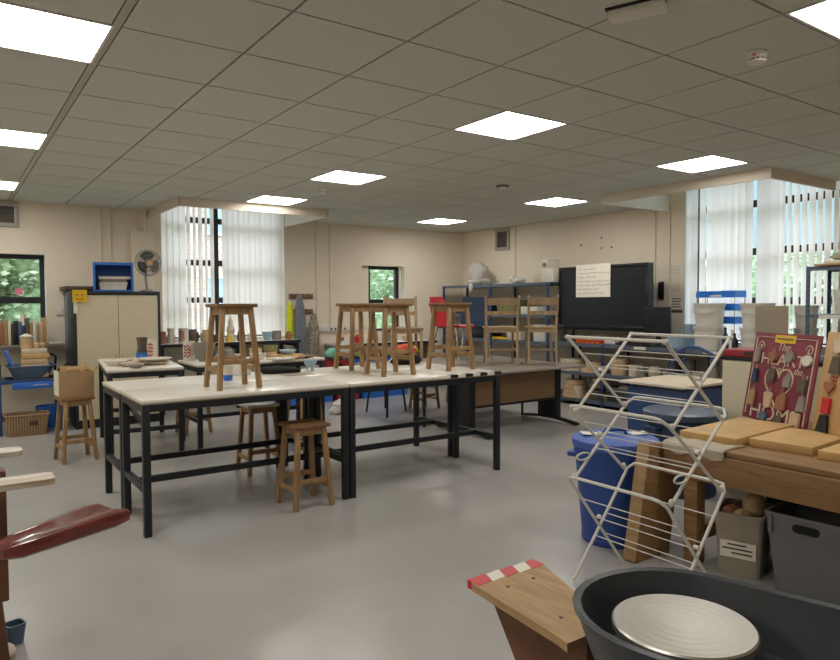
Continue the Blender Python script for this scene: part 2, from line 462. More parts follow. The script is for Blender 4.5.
def smoke_detector(loc, label):
    t = thing('smoke_detector', label, 'smoke detector', loc, 0, 'ceiling detectors')
    MB().lathe([(.05, 0), (.05, -.012), (.046, -.016)], 24).build('base', 'white', t)
    MB().lathe([(.044, -.014), (.044, -.028), (.036, -.034), (.036, -.038), (.044, -.04), (.04, -.05), (.02, -.055)], 24).build('sensor_head', 'white', t)
    b = MB()
    for k in range(10):
        a = 2 * PI * k / 10; b.box((.037 * math.cos(a), .037 * math.sin(a), -.036), (.006, .012, .006), rz=a)
    b.build('vent_slots', 'black', t)
    MB().box((-.044, -.01, -.02), (.008, .012, .008)).build('indicator_lamp', 'red', t)
smoke_detector((3.44, 1.88, CE), 'white smoke detector with a red lamp on the near right ceiling')
smoke_detector((3.46, 6.80, CE), 'small white smoke detector between two ceiling lights above the stools')
t = thing('motion_sensor', 'dark round sensor on the ceiling above the tall shelving', 'sensor', (4.98, 5.52, CE + .001))
MB().lathe([(.07, 0), (.07, -.014), (.05, -.02)], 20).build('base', 'purplegrey', t)
MB().lathe([(.045, -.018), (.04, -.04), (.02, -.05)], 20).build('dome', 'white', t)
t = thing('ceiling_bracket', 'white oblong box fixed to the ceiling near the top edge of the photo', 'bracket', (2.47, 1.88, CE), math.radians(-68))
MB().bx(-.12, .12, -.045, .045, -.045, -.006, .012).build('housing', 'white', t)
MB().bx(-.125, .115, -.051, .039, -.008, 0).build('back_plate', 'black', t)

# ------------------------------------------------------------------ windows
def window_back(n, x0, x1, z0, z1, mull, trans, yg):
    w = sempty('window_%d' % n, {1: 'small black-framed window behind the books on the left', 2: 'tall black-framed window behind the left vertical blinds', 3: 'narrow black-framed window behind the stools'}[n])
    f = MB(); fw = .055
    f.bx(x0, x1, yg - .03, yg + .03, z0, z0 + fw).bx(x0, x1, yg - .03, yg + .03, z1 - fw, z1)
    f.bx(x0, x0 + fw, yg - .03, yg + .03, z0 + fw, z1 - fw).bx(x1 - fw, x1, yg - .03, yg + .03, z0 + fw, z1 - fw)
    xs = [x0 + fw] + mull + [x1 - fw]
    for x in mull: f.bx(x - .035, x + .035, yg - .03, yg + .03, z0 + fw, z1 - fw)
    for z in trans:
        for a, b in zip(xs, xs[1:]): f.bx(a + (.035 if a in mull else 0), b - (.035 if b in mull else 0), yg - .028, yg + .028, z - .04, z + .04)
    f.build('window_frame', 'blackframe', w)['kind'] = 'structure'
    g = MB().bx(x0 + .02, x1 - .02, yg - .004, yg + .004, z0 + .02, z1 - .02).build('pane', 'glass', w); g['kind'] = 'structure'
    s = MB().bx(x0, x1, YW, yg - .03, z0 - .012, z0 + .012, .003).build('window_sill', 'white_paint', w); s['kind'] = 'structure'
window_back(1, -.55, 1.05, .93, 2.06, [-.05], [1.49], YW + .17)
window_back(2, 2.45, 4.26, .93, 3.06, [3.27], [1.49, 2.03, 2.64], YW + .22)
window_back(3, 5.80, 6.42, .95, 2.06, [], [1.46], YW + .17)
for nm, x0, x1 in (('trim_40', 5.62, 5.80), ('trim_41', 6.42, 6.46)):
    struct(MB().bx(x0, x1, YW + .10, YW + .24, .95, 2.06).build(nm, 'wall'))
for nm, x, z0, z1, c in (('trim_42', 1.05, .945, 2.06, -1), ('trim_43', 6.46, .962, 2.06, -1), ('trim_44', 4.26, .945, 3.06, -1)):
    struct(MB().bx(x - .006, x, YW + .002, YW + .10 if x > 5 else YW + .13, z0, z1).build(nm, 'white_paint'))
struct(MB().bx(XW + .002, XW + .19, 5.134, 5.14, .945, 3.06).build('trim_45', 'white_paint'))
w = sempty('window_4', 'tall black-framed window behind the right vertical blinds')
f = MB(); xg = XW + .22; y0, y1, z0, z1, fw = 3.32, 5.134, .93, 3.06, .055
f.bx(xg - .03, xg + .03, y0, y1, z0, z0 + fw).bx(xg - .03, xg + .03, y0, y1, z1 - fw, z1)
f.bx(xg - .03, xg + .03, y0, y0 + fw, z0 + fw, z1 - fw).bx(xg - .03, xg + .03, y1 - fw, y1, z0 + fw, z1 - fw)
f.bx(xg - .03, xg + .03, 4.2, 4.27, z0 + fw, z1 - fw)
for z in (1.44, 2.03, 2.60):
    f.bx(xg - .028, xg + .028, y0 + fw, 4.2, z - .04, z + .04).bx(xg - .028, xg + .028, 4.27, y1 - fw, z - .04, z + .04)
f.build('window_frame', 'blackframe', w)['kind'] = 'structure'
MB().bx(xg - .004, xg + .004, y0 + .02, y1 - .02, z0 + .02, z1 - .02).build('pane', 'glass', w)['kind'] = 'structure'
MB().bx(XW, xg - .03, y0, y1, z0 - .012, z0 + .012, .003).build('window_sill', 'white_paint', w)['kind'] = 'structure'
tag(MB().bx(.72, .80, YW + .155, YW + .158, 1.56, 1.64).build('pink_rectangle', 'pinkpatch'), 'small pink rectangle on the left window pane', 'paper')  # flat pink rectangle just in front of the glass

def blind(label, p0, p1, axis, fixed, ztop, zbot, angle_fn, pitch=.078, vw=.089):
    """vertical blind hanging in a window opening; vanes turned by angle_fn(u) away from the plane"""
    mid = (p0 + p1) / 2
    loc = (mid, fixed, 0) if axis == 'x' else (fixed, mid, 0)
    t = thing('vertical_blind', label, 'blind', loc, 0 if axis == 'x' else PI / 2, 'vertical blinds')
    L = abs(p1 - p0)
    MB().bx(-L / 2, L / 2, -.02, .02, ztop - .04, ztop, .004).build('headrail', 'blindrail', t)
    v = MB().use('blind'); n = int(L / pitch)
    for k in range(n):
        u = -L / 2 + (k + .5) * L / n
        a = angle_fn((k + .5) / n) + random.uniform(-.08, .08) + (.10 if k % 2 else -.10)
        dx, dy = math.cos(a) * vw / 2, math.sin(a) * vw / 2
        b = .011
        nx, ny = -math.sin(a) * b, math.cos(a) * b
        x0 = (u - dx, -dy); x1 = (u + nx, ny); x2 = (u + dx, dy)
        for q, r in ((x0, x1), (x1, x2)):
            v.quad((q[0], q[1], zbot), (r[0], r[1], zbot), (r[0], r[1], ztop - .045), (q[0], q[1], ztop - .045))
    bmesh.ops.remove_doubles(v.bm, verts=v.bm.verts[:], dist=1e-5)
    v.build('vanes', None, t)
    return t
YB = YW + .06
blind('cream vertical blind left of the black mullion, half opened to the brick building', 2.46, 3.21, 'x', YB, 3.04, .97, lambda u: .78 if u > .42 else -.28)
blind('closed cream vertical blind right of the black mullion, left bay', 3.32, 4.245, 'x', YB, 3.04, .97, lambda u: -.28)
XB = XW + .07
# on the right wall the local x axis runs along +Y
blind('mostly closed cream vertical blind behind the blue letter trays', 4.30, 4.98, 'y', XB, 3.04, .97, lambda u: .38 if u < .78 else -.2)
blind('opened vertical blind showing trees, behind the right metal shelving', 3.34, 4.24, 'y', XB, 3.04, .97, lambda u: -.45 if u < .72 else .3)
blind('narrow end of a vertical blind beside the wall notices, right window', 5.01, 5.10, 'y', XB, 3.04, .97, lambda u: .3)

# ------------------------------------------------------------------ wall fittings
def vent(name, label, loc, rz, w, h):
    t = thing(name, label, 'vent', loc, rz)
    f = MB(); b = .05
    f.bx(-w / 2, w / 2, -.03, 0, -h / 2, -h / 2 + b, .004).bx(-w / 2, w / 2, -.03, 0, h / 2 - b, h / 2, .004)
    f.bx(-w / 2, -w / 2 + b, -.03, 0, -h / 2 + b, h / 2 - b, .004).bx(w / 2 - b, w / 2, -.03, 0, -h / 2 + b, h / 2 - b, .004)
    f.build('frame', 'gridbar', t)
    g = MB().bx(-w / 2 + b, w / 2 - b, -.008, 0, -h / 2 + b, h / 2 - b)
    n = int((h - 2 * b) / .02)
    for k in range(n):
        g.box((0, -.016, -h / 2 + b + (k + .5) * (h - 2 * b) / n), (w - 2 * b, .014, .004), rot=Matrix.Rotation(.6, 3, 'X'))
    g.build('grille', 'purplegrey', t)
vent('wall_vent', 'grey wall vent below the ceiling at the left edge', (.55, YW, 2.53), 0, .44, .30)
vent('wall_vent', 'grey wall vent high on the right wall near the back corner', (XW, 8.58, 2.50), PI / 2 * -1, .35, .36)

n = 3
for x in (1.68, 1.80):
    struct(MB().bx(x - .012, x + .012, YW - .02, YW, 1.0, CE, .003).build('trim_%d' % n, 'wall')); n += 1
for x in (2.12, 2.24):
    struct(MB().bx(x - .014, x + .014, YW - .025, YW, 2.41, CE, .003).build('trim_%d' % n, 'wall')); n += 1
struct(MB().bx(2.05, 2.33, YW - .09, YW, .95, 2.41, .006).build('trim_%d' % n, 'wall')); n += 1
for x in (4.79, 5.03):
    struct(MB().bx(x - .010, x + .010, YW - .018, YW, 1.06, CE, .003).build('trim_%d' % n, 'wall')); n += 1
struct(MB().bx(4.62, 5.70, YW - .05, YW, .99, 1.07, .004).build('trim_%d' % n, 'white')); n += 1
for y in (5.58, 5.36, 8.27):
    struct(MB().bx(XW - .02, XW, y - .012, y + .012, 1.0, CE, .003).build('trim_%d' % n, 'wall')); n += 1
def socket(label, loc, rz):
    t = thing('wall_socket', label, 'socket', loc, rz)
    MB().bx(-.073, .073, -.014, 0, -.043, .043, .004).build('face_plate', 'white', t)
    for s in (-1, 1):
        MB().bx(s * .036 - .012, s * .036 + .012, -.017, -.013, -.022, .014, .001).build('socket_hole', 'black', t)
socket('white double socket on trunking left of the stools by the back wall', (5.05, YW - .05, 1.03), 0)
socket('white double socket on trunking right of its twin, behind the stools', (5.22, YW - .05, 1.03), 0)
t = thing('light_switch', 'white light switch beside the left window', 'switch', (1.19, YW, 1.34))
MB().bx(-.045, .045, -.012, 0, -.045, .045, .004).build('face_plate', 'white', t)
MB().bx(-.012, .012, -.017, -.011, -.02, .02, .002).build('rocker', 'white', t)
for k, (y, z, lab) in enumerate([(6.86, 2.28, 'small dark wall plug hole, lowest left one above the screen'), (6.48, 2.36, 'small dark wall fixing above the poster on the screen'), (6.48, 2.21, 'small dark wall fixing just below another above the screen'), (6.30, 2.21, 'rightmost small dark wall fixing above the screen')]):
    o = MB().cyl((-.006, 0, 0), (0, 0, 0), .014, seg=10).build('wall_plug', 'purplegrey', None, (XW, y, z)); tag(o, lab, 'wall plug', 'old wall fixings')

# ------------------------------------------------------------------ outside
struct(MB().bx(-14, 40, YW + T, 45, -.3, -.12).build('ground', 'outground'))
struct(MB().bx(XW + T, 40, -14, YW + T, -.3, -.12).build('ground', 'outground'))
def hedge(name, label, x0, x1, y0, y1, h, nleaf, leafs=.09, cat='hedge'):
    c = MB(); cx, cy = (x0 + x1) / 2, (y0 + y1) / 2
    t = thing(name, label, cat, (cx, cy, -.12), 0, 'greenery outside')
    w, d = x1 - x0, y1 - y0
    nb = max(3, int(max(w, d) / .9))
    blobs = []
    for k in range(nb):
        for hz in range(max(1, int(h / 1.2))):
            f = (k + .5) / nb - .5
            p = (f * w + random.uniform(-.1, .1) if w > d else random.uniform(-.1, .1) * w, f * d if d >= w else random.uniform(-.1, .1) * d, (hz + .5) * h / max(1, int(h / 1.2)))
            r = (min(w, d) * .55, max(w, d) / nb * .8, h / max(1, int(h / 1.2)) * .62)
            sc = (r[1], r[0], r[2]) if w > d else (r[0], r[1], r[2])
            c.sphere(p, 1, sc, 12, .15); blobs.append((p, sc))
    c.build('branches', 'leafcore', t)
    l = MB().use('leaf').use('leaflight')
    for k in range(nleaf):
        p, sc = random.choice(blobs)
        v = Vector((random.gauss(0, 1), random.gauss(0, 1), random.gauss(0, 1))).normalized()
        q = Vector(p) + Vector((v.x * sc[0], v.y * sc[1], v.z * sc[2])) * random.uniform(.95, 1.12)
        if q.z < .02: continue
        R = Matrix.Rotation(random.uniform(0, 6.28), 3, 'Z') @ Matrix.Rotation(random.uniform(0, 3.14), 3, 'X')
        s = leafs * random.uniform(.6, 1.3)
        l.cur = random.randint(0, 1)
        l.quad(q + R @ Vector((-s, 0, 0)), q + R @ Vector((0, -s * .5, 0)), q + R @ Vector((s, 0, 0)), q + R @ Vector((0, s * .5, 0)))
    l.build('foliage', None, t)
hedge('hedge', 'green hedge outside the small left window', -2.2, 2.6, 11.3, 12.4, 3.4, 16000, .065)
hedge('hedge', 'green hedge outside the narrow back window', 6.6, 10.2, 12.2, 13.2, 3.0, 10000, .06)
hedge('hedge', 'green trees outside the right window, lower half', 12.5, 14.0, 3.0, 9.5, 2.2, 9000, .10)
b = thing('brick_building', 'red brick building seen through the left vertical blinds', 'building', (6.5, 20, -.12))
MB().bx(-5.5, 5.5, 0, 6, 0, 6.6).build('wall', 'brick', b)
MB().bx(-5.8, 5.8, -.3, 6.3, 6.6, 6.9).build('roof', 'shelfgrey', b)
for x in (-4.2, -2.2, -.2, 1.8, 3.8):
    for z in (.9, 3.6):
        f = MB()
        for a, bb, c, d in ((x, x + 1.2, z, z + .08), (x, x + 1.2, z + 1.42, z + 1.5), (x, x + .08, z + .08, z + 1.42), (x + 1.12, x + 1.2, z + .08, z + 1.42), (x + .56, x + .64, z + .08, z + 1.42)): f.bx(a, bb, -.06, .02, c, d)
        fo = f.build('window', 'white', b)
        MB().bx(x + .06, x + 1.14, -.02, 0, z + .06, z + 1.44).build('pane', 'potblue', fo)
# ------------------------------------------------------------------ work tables
TZ = .845
def work_table(label, loc, rz=0., L=1.43, D=.62, tape=False):
    t = thing('work_table', label, 'table', loc, rz, 'cream topped work tables on dark steel frames')
    tp = MB().use('laminate').bx(-L / 2, L / 2, -D / 2, D / 2, TZ - .022, TZ, .004)
    tp.build('tabletop', None, t)
    MB().bx(-L / 2 + .003, L / 2 - .003, -D / 2 + .003, D / 2 - .003, TZ - .030, TZ - .022).build('edge_strip', 'edge', t)
    s = .045; zt = TZ - .030
    f = MB()
    x, y = L / 2 - .004 - s / 2, D / 2 - .006 - s / 2
    f.bx(-x + s / 2, x - s / 2, -y - s / 2, -y + s / 2, zt - s, zt).bx(-x + s / 2, x - s / 2, y - s / 2, y + s / 2, zt - s, zt)
    for sx in (-1, 1): f.bx(sx * x - s / 2, sx * x + s / 2, -y + s / 2, y - s / 2, zt - s, zt)
    f.build('top_frame', 'steel_dark', t)
    for sx in (-1, 1):
        for sy in (-1, 1):
            MB().bx(sx * x - s / 2, sx * x + s / 2, sy * y - s / 2, sy * y + s / 2, 0, zt - .0005, .003).build('leg', 'steel_dark', t)
    b = MB()
    for sx in (-1, 1): b.bx(sx * x - s / 2 + .004, sx * x + s / 2 - .004, -y + s / 2, y - s / 2, .265, .305, .002)
    b.bx(-x + s / 2 - .004, x - s / 2 + .004, -.02, .02, .265, .305, .002)
    b.build('stretcher', 'steel_dark', t)
    if tape:
        h = MB().use('black').use('laminate')
        n = 8; w = .62 / n
        for k in range(n):
            h.use('black' if k % 2 == 0 else 'laminate')
            x1 = L / 2 - k * w
            h.bx(x1 - w, x1, -D / 2 - .002, -D / 2 + .055, TZ - .022, TZ + .0015)
        h.build('hazard_tape', None, t)['label'] = 'black and cream striped hazard tape'
    return t
work_table('cream work table at the near left, stool and clear space on top', (1.672, 4.600, 0))
work_table('cream work table at the near right with striped hazard tape on its edge', (3.122, 4.600, 0), L=1.465, tape=True)
work_table('cream work table behind the near left one, cup and white box on top', (1.672, 5.240, 0))
work_table('cream work table behind the taped one, yellow bag near its far end', (3.122, 5.240, 0), L=1.465)
work_table('cream work table with plates and a grey jug in front of the cabinet', (1.57, 7.17, 0), PI / 2 - .12, D=.66)
work_table('cream work table crowded with pots behind the tall stool, further back', (2.66, 6.88, 0), 0, 1.37, .66)

# ------------------------------------------------------------------ stools
def make_stool(label, loc, rz=0., seatmat='oakx'):
    t = thing('wooden_stool', label, 'stool', loc, rz, 'wooden stools with splayed legs')
    h = .585; a, b = .098, .140        # half spread at the top and at the feet
    MB().bx(-.142, .142, -.135, .135, h - .026, h, .009).build('seat', seatmat, t)
    ap = MB()
    for s in (-1, 1):
        ap.bx(-.095, .095, s * .100 - .009, s * .100 + .009, h - .075, h - .026)
        ap.bx(s * .100 - .009, s * .100 + .009, -.090, .090, h - .075, h - .026)
    ap.build('apron', 'oak', t)
    for sx in (-1, 1):
        for sy in (-1, 1):
            MB().bar((sx * b, sy * b, .0), (sx * a, sy * a, h - .026), .034, .034, .004, up=(0, 1, 0)).build('leg', 'oak', t)
    def at(z): return b + (a - b) * z / (h - .026)
    for s in (-1, 1):
        k = at(.19); MB().bar((-k, s * k, .19), (k, s * k, .19), .02, .036, .002).build('stretcher', 'oak', t)
        k = at(.135); MB().bar((s * k, -k, .135), (s * k, k, .135), .02, .034, .002).build('stretcher', 'oak', t)
    return t
st = make_stool('wooden stool standing alone on the near left work table', (1.63, 4.60, TZ))
SG = 'wooden stools with splayed legs'
dup(st, (3.01, 5.27, TZ), .02, 'wooden stool on the tables, left of the overlapping pair and farther back')
dup(st, (2.98, 4.675, TZ), -.03, 'wooden stool on the tables, right of the overlapping pair and nearer')
dup(st, (3.645, 4.72, TZ), .04, 'wooden stool on the table end in front of the red chair')
dup(st, (2.07, 4.385, 0), .02, 'brown wooden stool on the floor in front of the near work tables')
s2 = make_stool('wooden stool with a white dusty seat standing under the work tables', (2.17, 5.50, 0), 0, 'potwhite')
dup(st, (2.92, 6.20, 0), .3, 'wooden stool on the floor half hidden behind the white dusty one')
dup(st, (.955, 6.90, 0), .12, 'wooden stool on the floor carrying a cardboard box, left of the tables')
dup(st, (2.24, 7.60, 0), .1, 'wooden stool on the floor behind the pot covered back table')
dup(st, (5.32, 7.48, 0), .1, 'wooden stool on the floor glimpsed below the brown desk panel')
dup(st, (6.05, 7.60, 0), .1, 'wooden stool on the floor behind the desk, glimpsed between its panel and leg')

# cardboard box on the left stool
t = thing('cardboard_box', 'brown cardboard box of wood offcuts on the left stool', 'box', (.955, 6.90, .586), .06)
openbox(MB(), .29, .21, .235, .005, 0, .004).build('box_body', 'cardboard', t)
MB().bx(-.150, -.1455, -.10, .10, .02, .245).build('side_sheet', 'paper', t)
MB().box((.03, .125, .25), (.24, .05, .004), rot=Matrix.Rotation(.7, 3, 'X')).build('flap', 'cardboard', t)
for k, (x, y, a, h, lab) in enumerate([(.07, .03, .5, .36, 'pale wooden offcut leaning to the right out of the cardboard box'), (.02, -.02, -.2, .33, 'upright wooden offcut in the cardboard box'), (.10, -.04, .8, .32, 'most tilted wooden offcut in the cardboard box')]):
    o = MB().bar((0, 0, 0), (math.sin(a) * .22, 0, h - .06), .05, .018).build('wood_offcut', 'pine', None, (.955 + x - .07, 6.90 + y, .60)); tag(o, lab, 'offcut', 'wood offcuts in the box')

# ------------------------------------------------------------------ desks with chairs on top
DZ = .705
def office_desk(label, x0, x1, y0, y1, panel):
    cx, cy = (x0 + x1) / 2, (y0 + y1) / 2; L, D = x1 - x0, y1 - y0
    t = thing('office_desk', label, 'desk', (cx, cy, 0), 0, 'grey topped desks')
    MB().bx(-L / 2, L / 2, -D / 2, D / 2, DZ - .025, DZ, .004).build('desktop', 'desk', t)
    MB().bx(-L / 2 + .12, L / 2 - .12, -.16, -.10, DZ - .075, DZ - .025).bx(-L / 2 + .12, L / 2 - .12, .10, .16, DZ - .075, DZ - .025).build('beam', 'black', t)
    for s in (-1, 1):
        lg = MB().bx(s * (L / 2 - .12) - .045, s * (L / 2 - .12) + .045, -.15, .15, .045, DZ - .026, .01)
        lg.build('leg', 'black', t)
        x = s * (L / 2 - .12)
        pts = [(x, -D / 2 + .02 + (D - .04) * k / 12, .02 + .035 * math.sin(PI * k / 12)) for k in range(13)]
        f = MB(); f.loft([[(p[0] - .035, p[1], p[2] - .02 + .012), (p[0] + .035, p[1], p[2] - .008), (p[0] + .03, p[1], p[2] + .018), (p[0] - .03, p[1], p[2] + .018)] for p in pts])
        f.build('foot', 'black', t)
    if panel:
        MB().bx(-L / 2 + .17, L / 2 - .17, -.14, -.122, .31, DZ - .08, .002).build('modesty_panel', 'brownboard', t)
        MB().bx(-L / 2 + .17, L / 2 - .17, -.145, -.117, .285, .31).build('panel_rail', 'black', t)
    return t
office_desk('grey desk with a brown front panel, two wooden chairs on top', 4.50, 6.06, 5.28, 6.22, True)
t = thing('thin_legged_table', 'grey table with thin black legs behind the brown panelled desk, red chair on top', 'table', (5.10, 6.73, 0))
MB().bx(-1.05, 1.05, -.47, .47, DZ - .025, DZ, .004).build('tabletop', 'desk', t)
MB().bx(-1.0, 1.0, -.42, -.39, DZ - .06, DZ - .025).bx(-1.0, 1.0, .39, .42, DZ - .06, DZ - .025).build('rail', 'black', t)
for sx in (-.6, .95):
    for sy in (-.40, .40): MB().cyl((sx, sy, 0), (sx, sy, DZ - .026), .016, seg=12).build('leg', 'black', t)

def wooden_chair(label, loc, rz):
    """front of the chair faces local +Y; rear posts at -Y"""
    t = thing('wooden_chair', label, 'chair', loc, rz, 'wooden chairs stood on the desks')
    w, d, sh, H = .18, .17, .44, .80
    for s in (-1, 1):
        MB().tube([(s * w, -d - .05, 0), (s * w, -d - .01, .2), (s * w, -d, sh), (s * w * 1.02, -d - .02, .6), (s * w * 1.06, -d - .075, H)], .0165, 8).build('leg', 'beech', t)
        MB().bar((s * (w - .01), d, 0), (s * (w - .01), d - .01, sh - .02), .03, .03, .004, up=(0, 1, 0)).build('leg', 'beech', t)
    MB().loft([[(x, y, z) for x, y in rrect(.40, .38, .05)] for z in (sh - .02, sh)]).build('seat', 'beech', t)
    for z, hh, off in ((.735, .085, -.058), (.60, .045, -.022)):
        n = 8; r0 = []
        rings = []
        for k in range(n + 1):
            x = -w + 2 * w * k / n; y = -d + off - .02 * math.sin(PI * k / n)
            rings.append([(x, y - .008, z - hh / 2), (x, y + .008, z - hh / 2), (x, y + .003, z + hh / 2), (x, y - .013, z + hh / 2)])
        MB().loft(rings).build('back_slat', 'beech', t)
    for s in (-1, 1):
        MB().bar((s * w, -d - .02, .16), (s * (w - .01), d, .16), .018, .028, .003).build('stretcher', 'beech', t)
    MB().bar((-w, -.01, .16), (w, -.01, .16), .018, .026, .003).build('stretcher', 'beech', t)
    MB().bar((-w, d - .01, sh - .045), (w, d - .01, sh - .045), .018, .045).bar((-w, -d, sh - .045), (w, -d, sh - .045), .018, .045).build('apron', 'beech', t)
    return t
c0 = wooden_chair('wooden chair on the desk, right of the red chair', (5.42, 6.05, DZ + .004), -.62)
dup(c0, (5.80, 5.76, DZ + .004), -.66, 'wooden chair on the desk beside the big screen, rightmost chair', scale=(.88, 1, 1))
dup(c0, (4.36, 6.53, DZ + .004), 2.75, 'wooden chair seen behind the overlapping pair of stools')

def plastic_chair(label, loc, rz, shell, legs):
    t = thing('plastic_chair', label, 'chair', loc, rz, 'plastic shell chairs')
    # seat and back as one curved shell, front towards local +Y
    prof = [(.21, .425), (.19, .44), (.10, .435), (0, .43), (-.12, .435), (-.17, .46), (-.195, .52), (-.205, .60), (-.225, .70), (-.25, .80)]
    wid = [.38, .40, .41, .41, .40, .38, .36, .38, .39, .30]
    ro, ri = [], []
    for (y, z), w in zip(prof, wid):
        top, bot = [], []
        for k in range(9):
            f = k / 8 * 2 - 1; c = .03 * f * f
            top.append((f * w / 2, y + (c if z > .5 else 0), z + (c * .6 if z <= .5 else 0)))
        bot = [(x, yy - (.012 if z > .5 else 0), zz - (.012 if z <= .5 else .004)) for x, yy, zz in reversed(top)]
        ro.append(top + bot)
    MB().loft(ro).build('shell', shell, t)
    for s in (-1, 1):
        MB().tube([(s * .15, .14, .425), (s * .19, .20, .0)], .011).build('leg', legs, t)
        MB().tube([(s * .15, -.12, .425), (s * .19, -.22, .0)], .011).build('leg', legs, t)
    MB().tube([(-.15, .14, .422), (.15, .14, .422)], .011).tube([(-.15, -.12, .422), (.15, -.12, .422)], .011).tube([(-.15, .14, .422), (-.15, -.12, .422)], .011).tube([(.15, .14, .422), (.15, -.12, .422)], .011).build('seat_frame', legs, t)
    return t
plastic_chair('red plastic chair with silver legs standing on the desk', (5.12, 6.60, DZ + .005), -2.75, 'red', 'chrome')
plastic_chair('dark navy plastic chair standing on the desk behind the red chair', (5.66, 6.80, DZ + .005), 2.5, 'navy', 'chrome')
# black stool on the floor seen below the table
t = thing('black_chair', 'chair with thin black legs on the floor below the taped table', 'chair', (4.75, 7.55, 0), .3)
MB().loft([[(x, y, z) for x, y in rrect(.40, .38, .06)] for z in (.43, .455)]).build('seat', 'black', t)
for sx in (-1, 1):
    for sy in (-1, 1): MB().cyl((sx * .19, sy * .18, 0), (sx * .15, sy * .14, .43), .013).build('leg', 'black', t)
MB().loft([[(x, -.19 - .02 * (z > .6), z) for x, z in [(-.17, .50), (.17, .50), (.17, .66), (-.17, .66)]], [(x, -.205 - .02 * (z > .6), z) for x, z in [(-.17, .50), (.17, .50), (.17, .66), (-.17, .66)]]]).build('backrest', 'black', t)
MB().tube([(-.12, -.16, .44), (-.12, -.205, .6)], .01).tube([(.12, -.16, .44), (.12, -.205, .6)], .01).build('back_support', 'black', t)

# ------------------------------------------------------------------ pottery shapes
def pot(name, prof, m, loc, label, cat='pot', group=None, seg=20, rz=0, sc=None):
    o = MB().lathe(prof, seg).build(name, m, None, loc, rz)
    if sc: o.scale = sc
    return tag(o, label, cat, group)
def bowl_p(r, h, t=.006, foot=.5): return [(r * foot, 0), (r * .8, h * .45), (r, h), (r - t, h), (r * .78, h * .5), (r * foot * .8, t * 1.5)]
def dish_p(r, h=.025, t=.006): return [(r * .6, 0), (r, h), (r - t, h), (r * .58, t)]
def vase_p(r, h): return [(r * .8, 0), (r, h * .3), (r * .62, h * .65), (r * .8, h), (r * .72, h), (r * .5, h * .65), (r * .85, h * .3), (r * .6, .01)]
def jar_p(r, h): return [(r * .75, 0), (r, h * .25), (r, h * .7), (r * .6, h * .9), (r * .66, h), (r * .56, h), (r * .5, h * .9), (r * .9, h * .7), (r * .9, h * .25), (r * .6, .01)]
def cyl_p(r, h, t=.005, flare=0.): return [(r, 0), (r + flare, h), (r + flare - t, h), (r - t, t)]

# near tables
cup = thing('plastic_cup', 'clear plastic cup with a blue base on the back left work table', 'cup', (1.75, 5.04, TZ))
MB().lathe([(.036, .045), (.044, .11), (.047, .115), (.044, .114), (.034, .047)], 20).build('cup_wall', 'potwhite', cup)
MB().lathe([(.033, 0), (.0365, .045), (.030, .045), (.03, .006)], 20).build('cup_base', 'blue', cup)
o = MB().bx(-.065, .065, -.05, .05, 0, .10, .003).build('white_box', 'white', None, (1.97, 5.36, TZ), .4); tag(o, 'small white box behind the legs of the tall stool', 'box')
o = MB().bx(-.15, .15, -.1, .1, 0, .002).build('paper_sheet', 'paper', None, (1.92, 5.12, TZ), .3); tag(o, 'loose paper sheet on the table under the stool', 'paper')
o = MB().bx(-.13, .13, -.09, .09, 0, .002).build('paper_sheet', 'cardboard_grey', None, (2.36, 5.13, TZ), .1); tag(o, 'flat grey sheet on the table before the black cloth', 'paper')
o = MB()
for p, r, s in (((0, 0, .03), .09, (1.3, .8, .38)), ((.09, -.02, .028), .07, (1.2, .8, .4)), ((-.08, .03, .03), .06, (1, 1, .5)), ((.16, -.03, .02), .04, (1.1, .7, .5))): o.sphere(p, r, s, 14, .18)
tag(o.build('black_cloth', 'darkcloth', None, (2.27, 5.32, TZ - .003)), 'crumpled black cloth right of the lone stool on the table', 'cloth')
t = thing('footed_bowl', 'small pale blue footed bowl on the table near the black cloth', 'bowl', (2.58, 5.33, TZ))
MB().lathe([(.02, .035), (.05, .06), (.058, .095), (.053, .095), (.045, .062), (.015, .042)], 20).build('bowl', 'potblue', t)
for k in range(3):
    a = k * 2.1 + .4; MB().cyl((.03 * math.cos(a), .03 * math.sin(a), 0), (.026 * math.cos(a), .026 * math.sin(a), .045), .007).build('foot', 'potblue', t)
def crumpled(name, m, loc, label, cat, lumps, noise=.2):
    b = MB()
    for p, r, s in lumps: b.sphere(p, r, s, 16, noise)
    return tag(b.build(name, m, None, loc, sharp=20), label, cat)
crumpled('black_bag', 'darkcloth', (3.62, 5.36, TZ - .004), 'black bag on the table under the yellow bag', 'bag', [((0, 0, .045), .1, (1.3, .8, .48)), ((.09, .02, .04), .07, (1, 1, .6)), ((-.12, 0, .035), .06, (1.1, 1, .6))])
y = MB().use('yellow').use('orange')
y.sphere((0, 0, .055), .1, (1.25, .8, .55), 16, .2); y.sphere((-.1, 0, .05), .055, (1, .9, .8), 14, .2); y.use('orange').sphere((-.06, -.045, .06), .035, (1, .7, .7), 12, .2); y.use('yellow').sphere((.1, .02, .05), .055, (1, .9, .7), 14, .2)
tag(y.build('yellow_bag', None, None, (3.63, 5.42, TZ + .08), sharp=20), 'crumpled yellow and orange packet on top of the black bag', 'bag')
tag(MB().tube([(0, 0, .006), (.06, .03, .006), (.14, -.01, .006), (.22, .03, .03), (.27, .05, .055)], .006).build('white_cable', 'white', None, (3.20, 5.36, TZ)), 'short white cable on the table between the stools', 'cable')

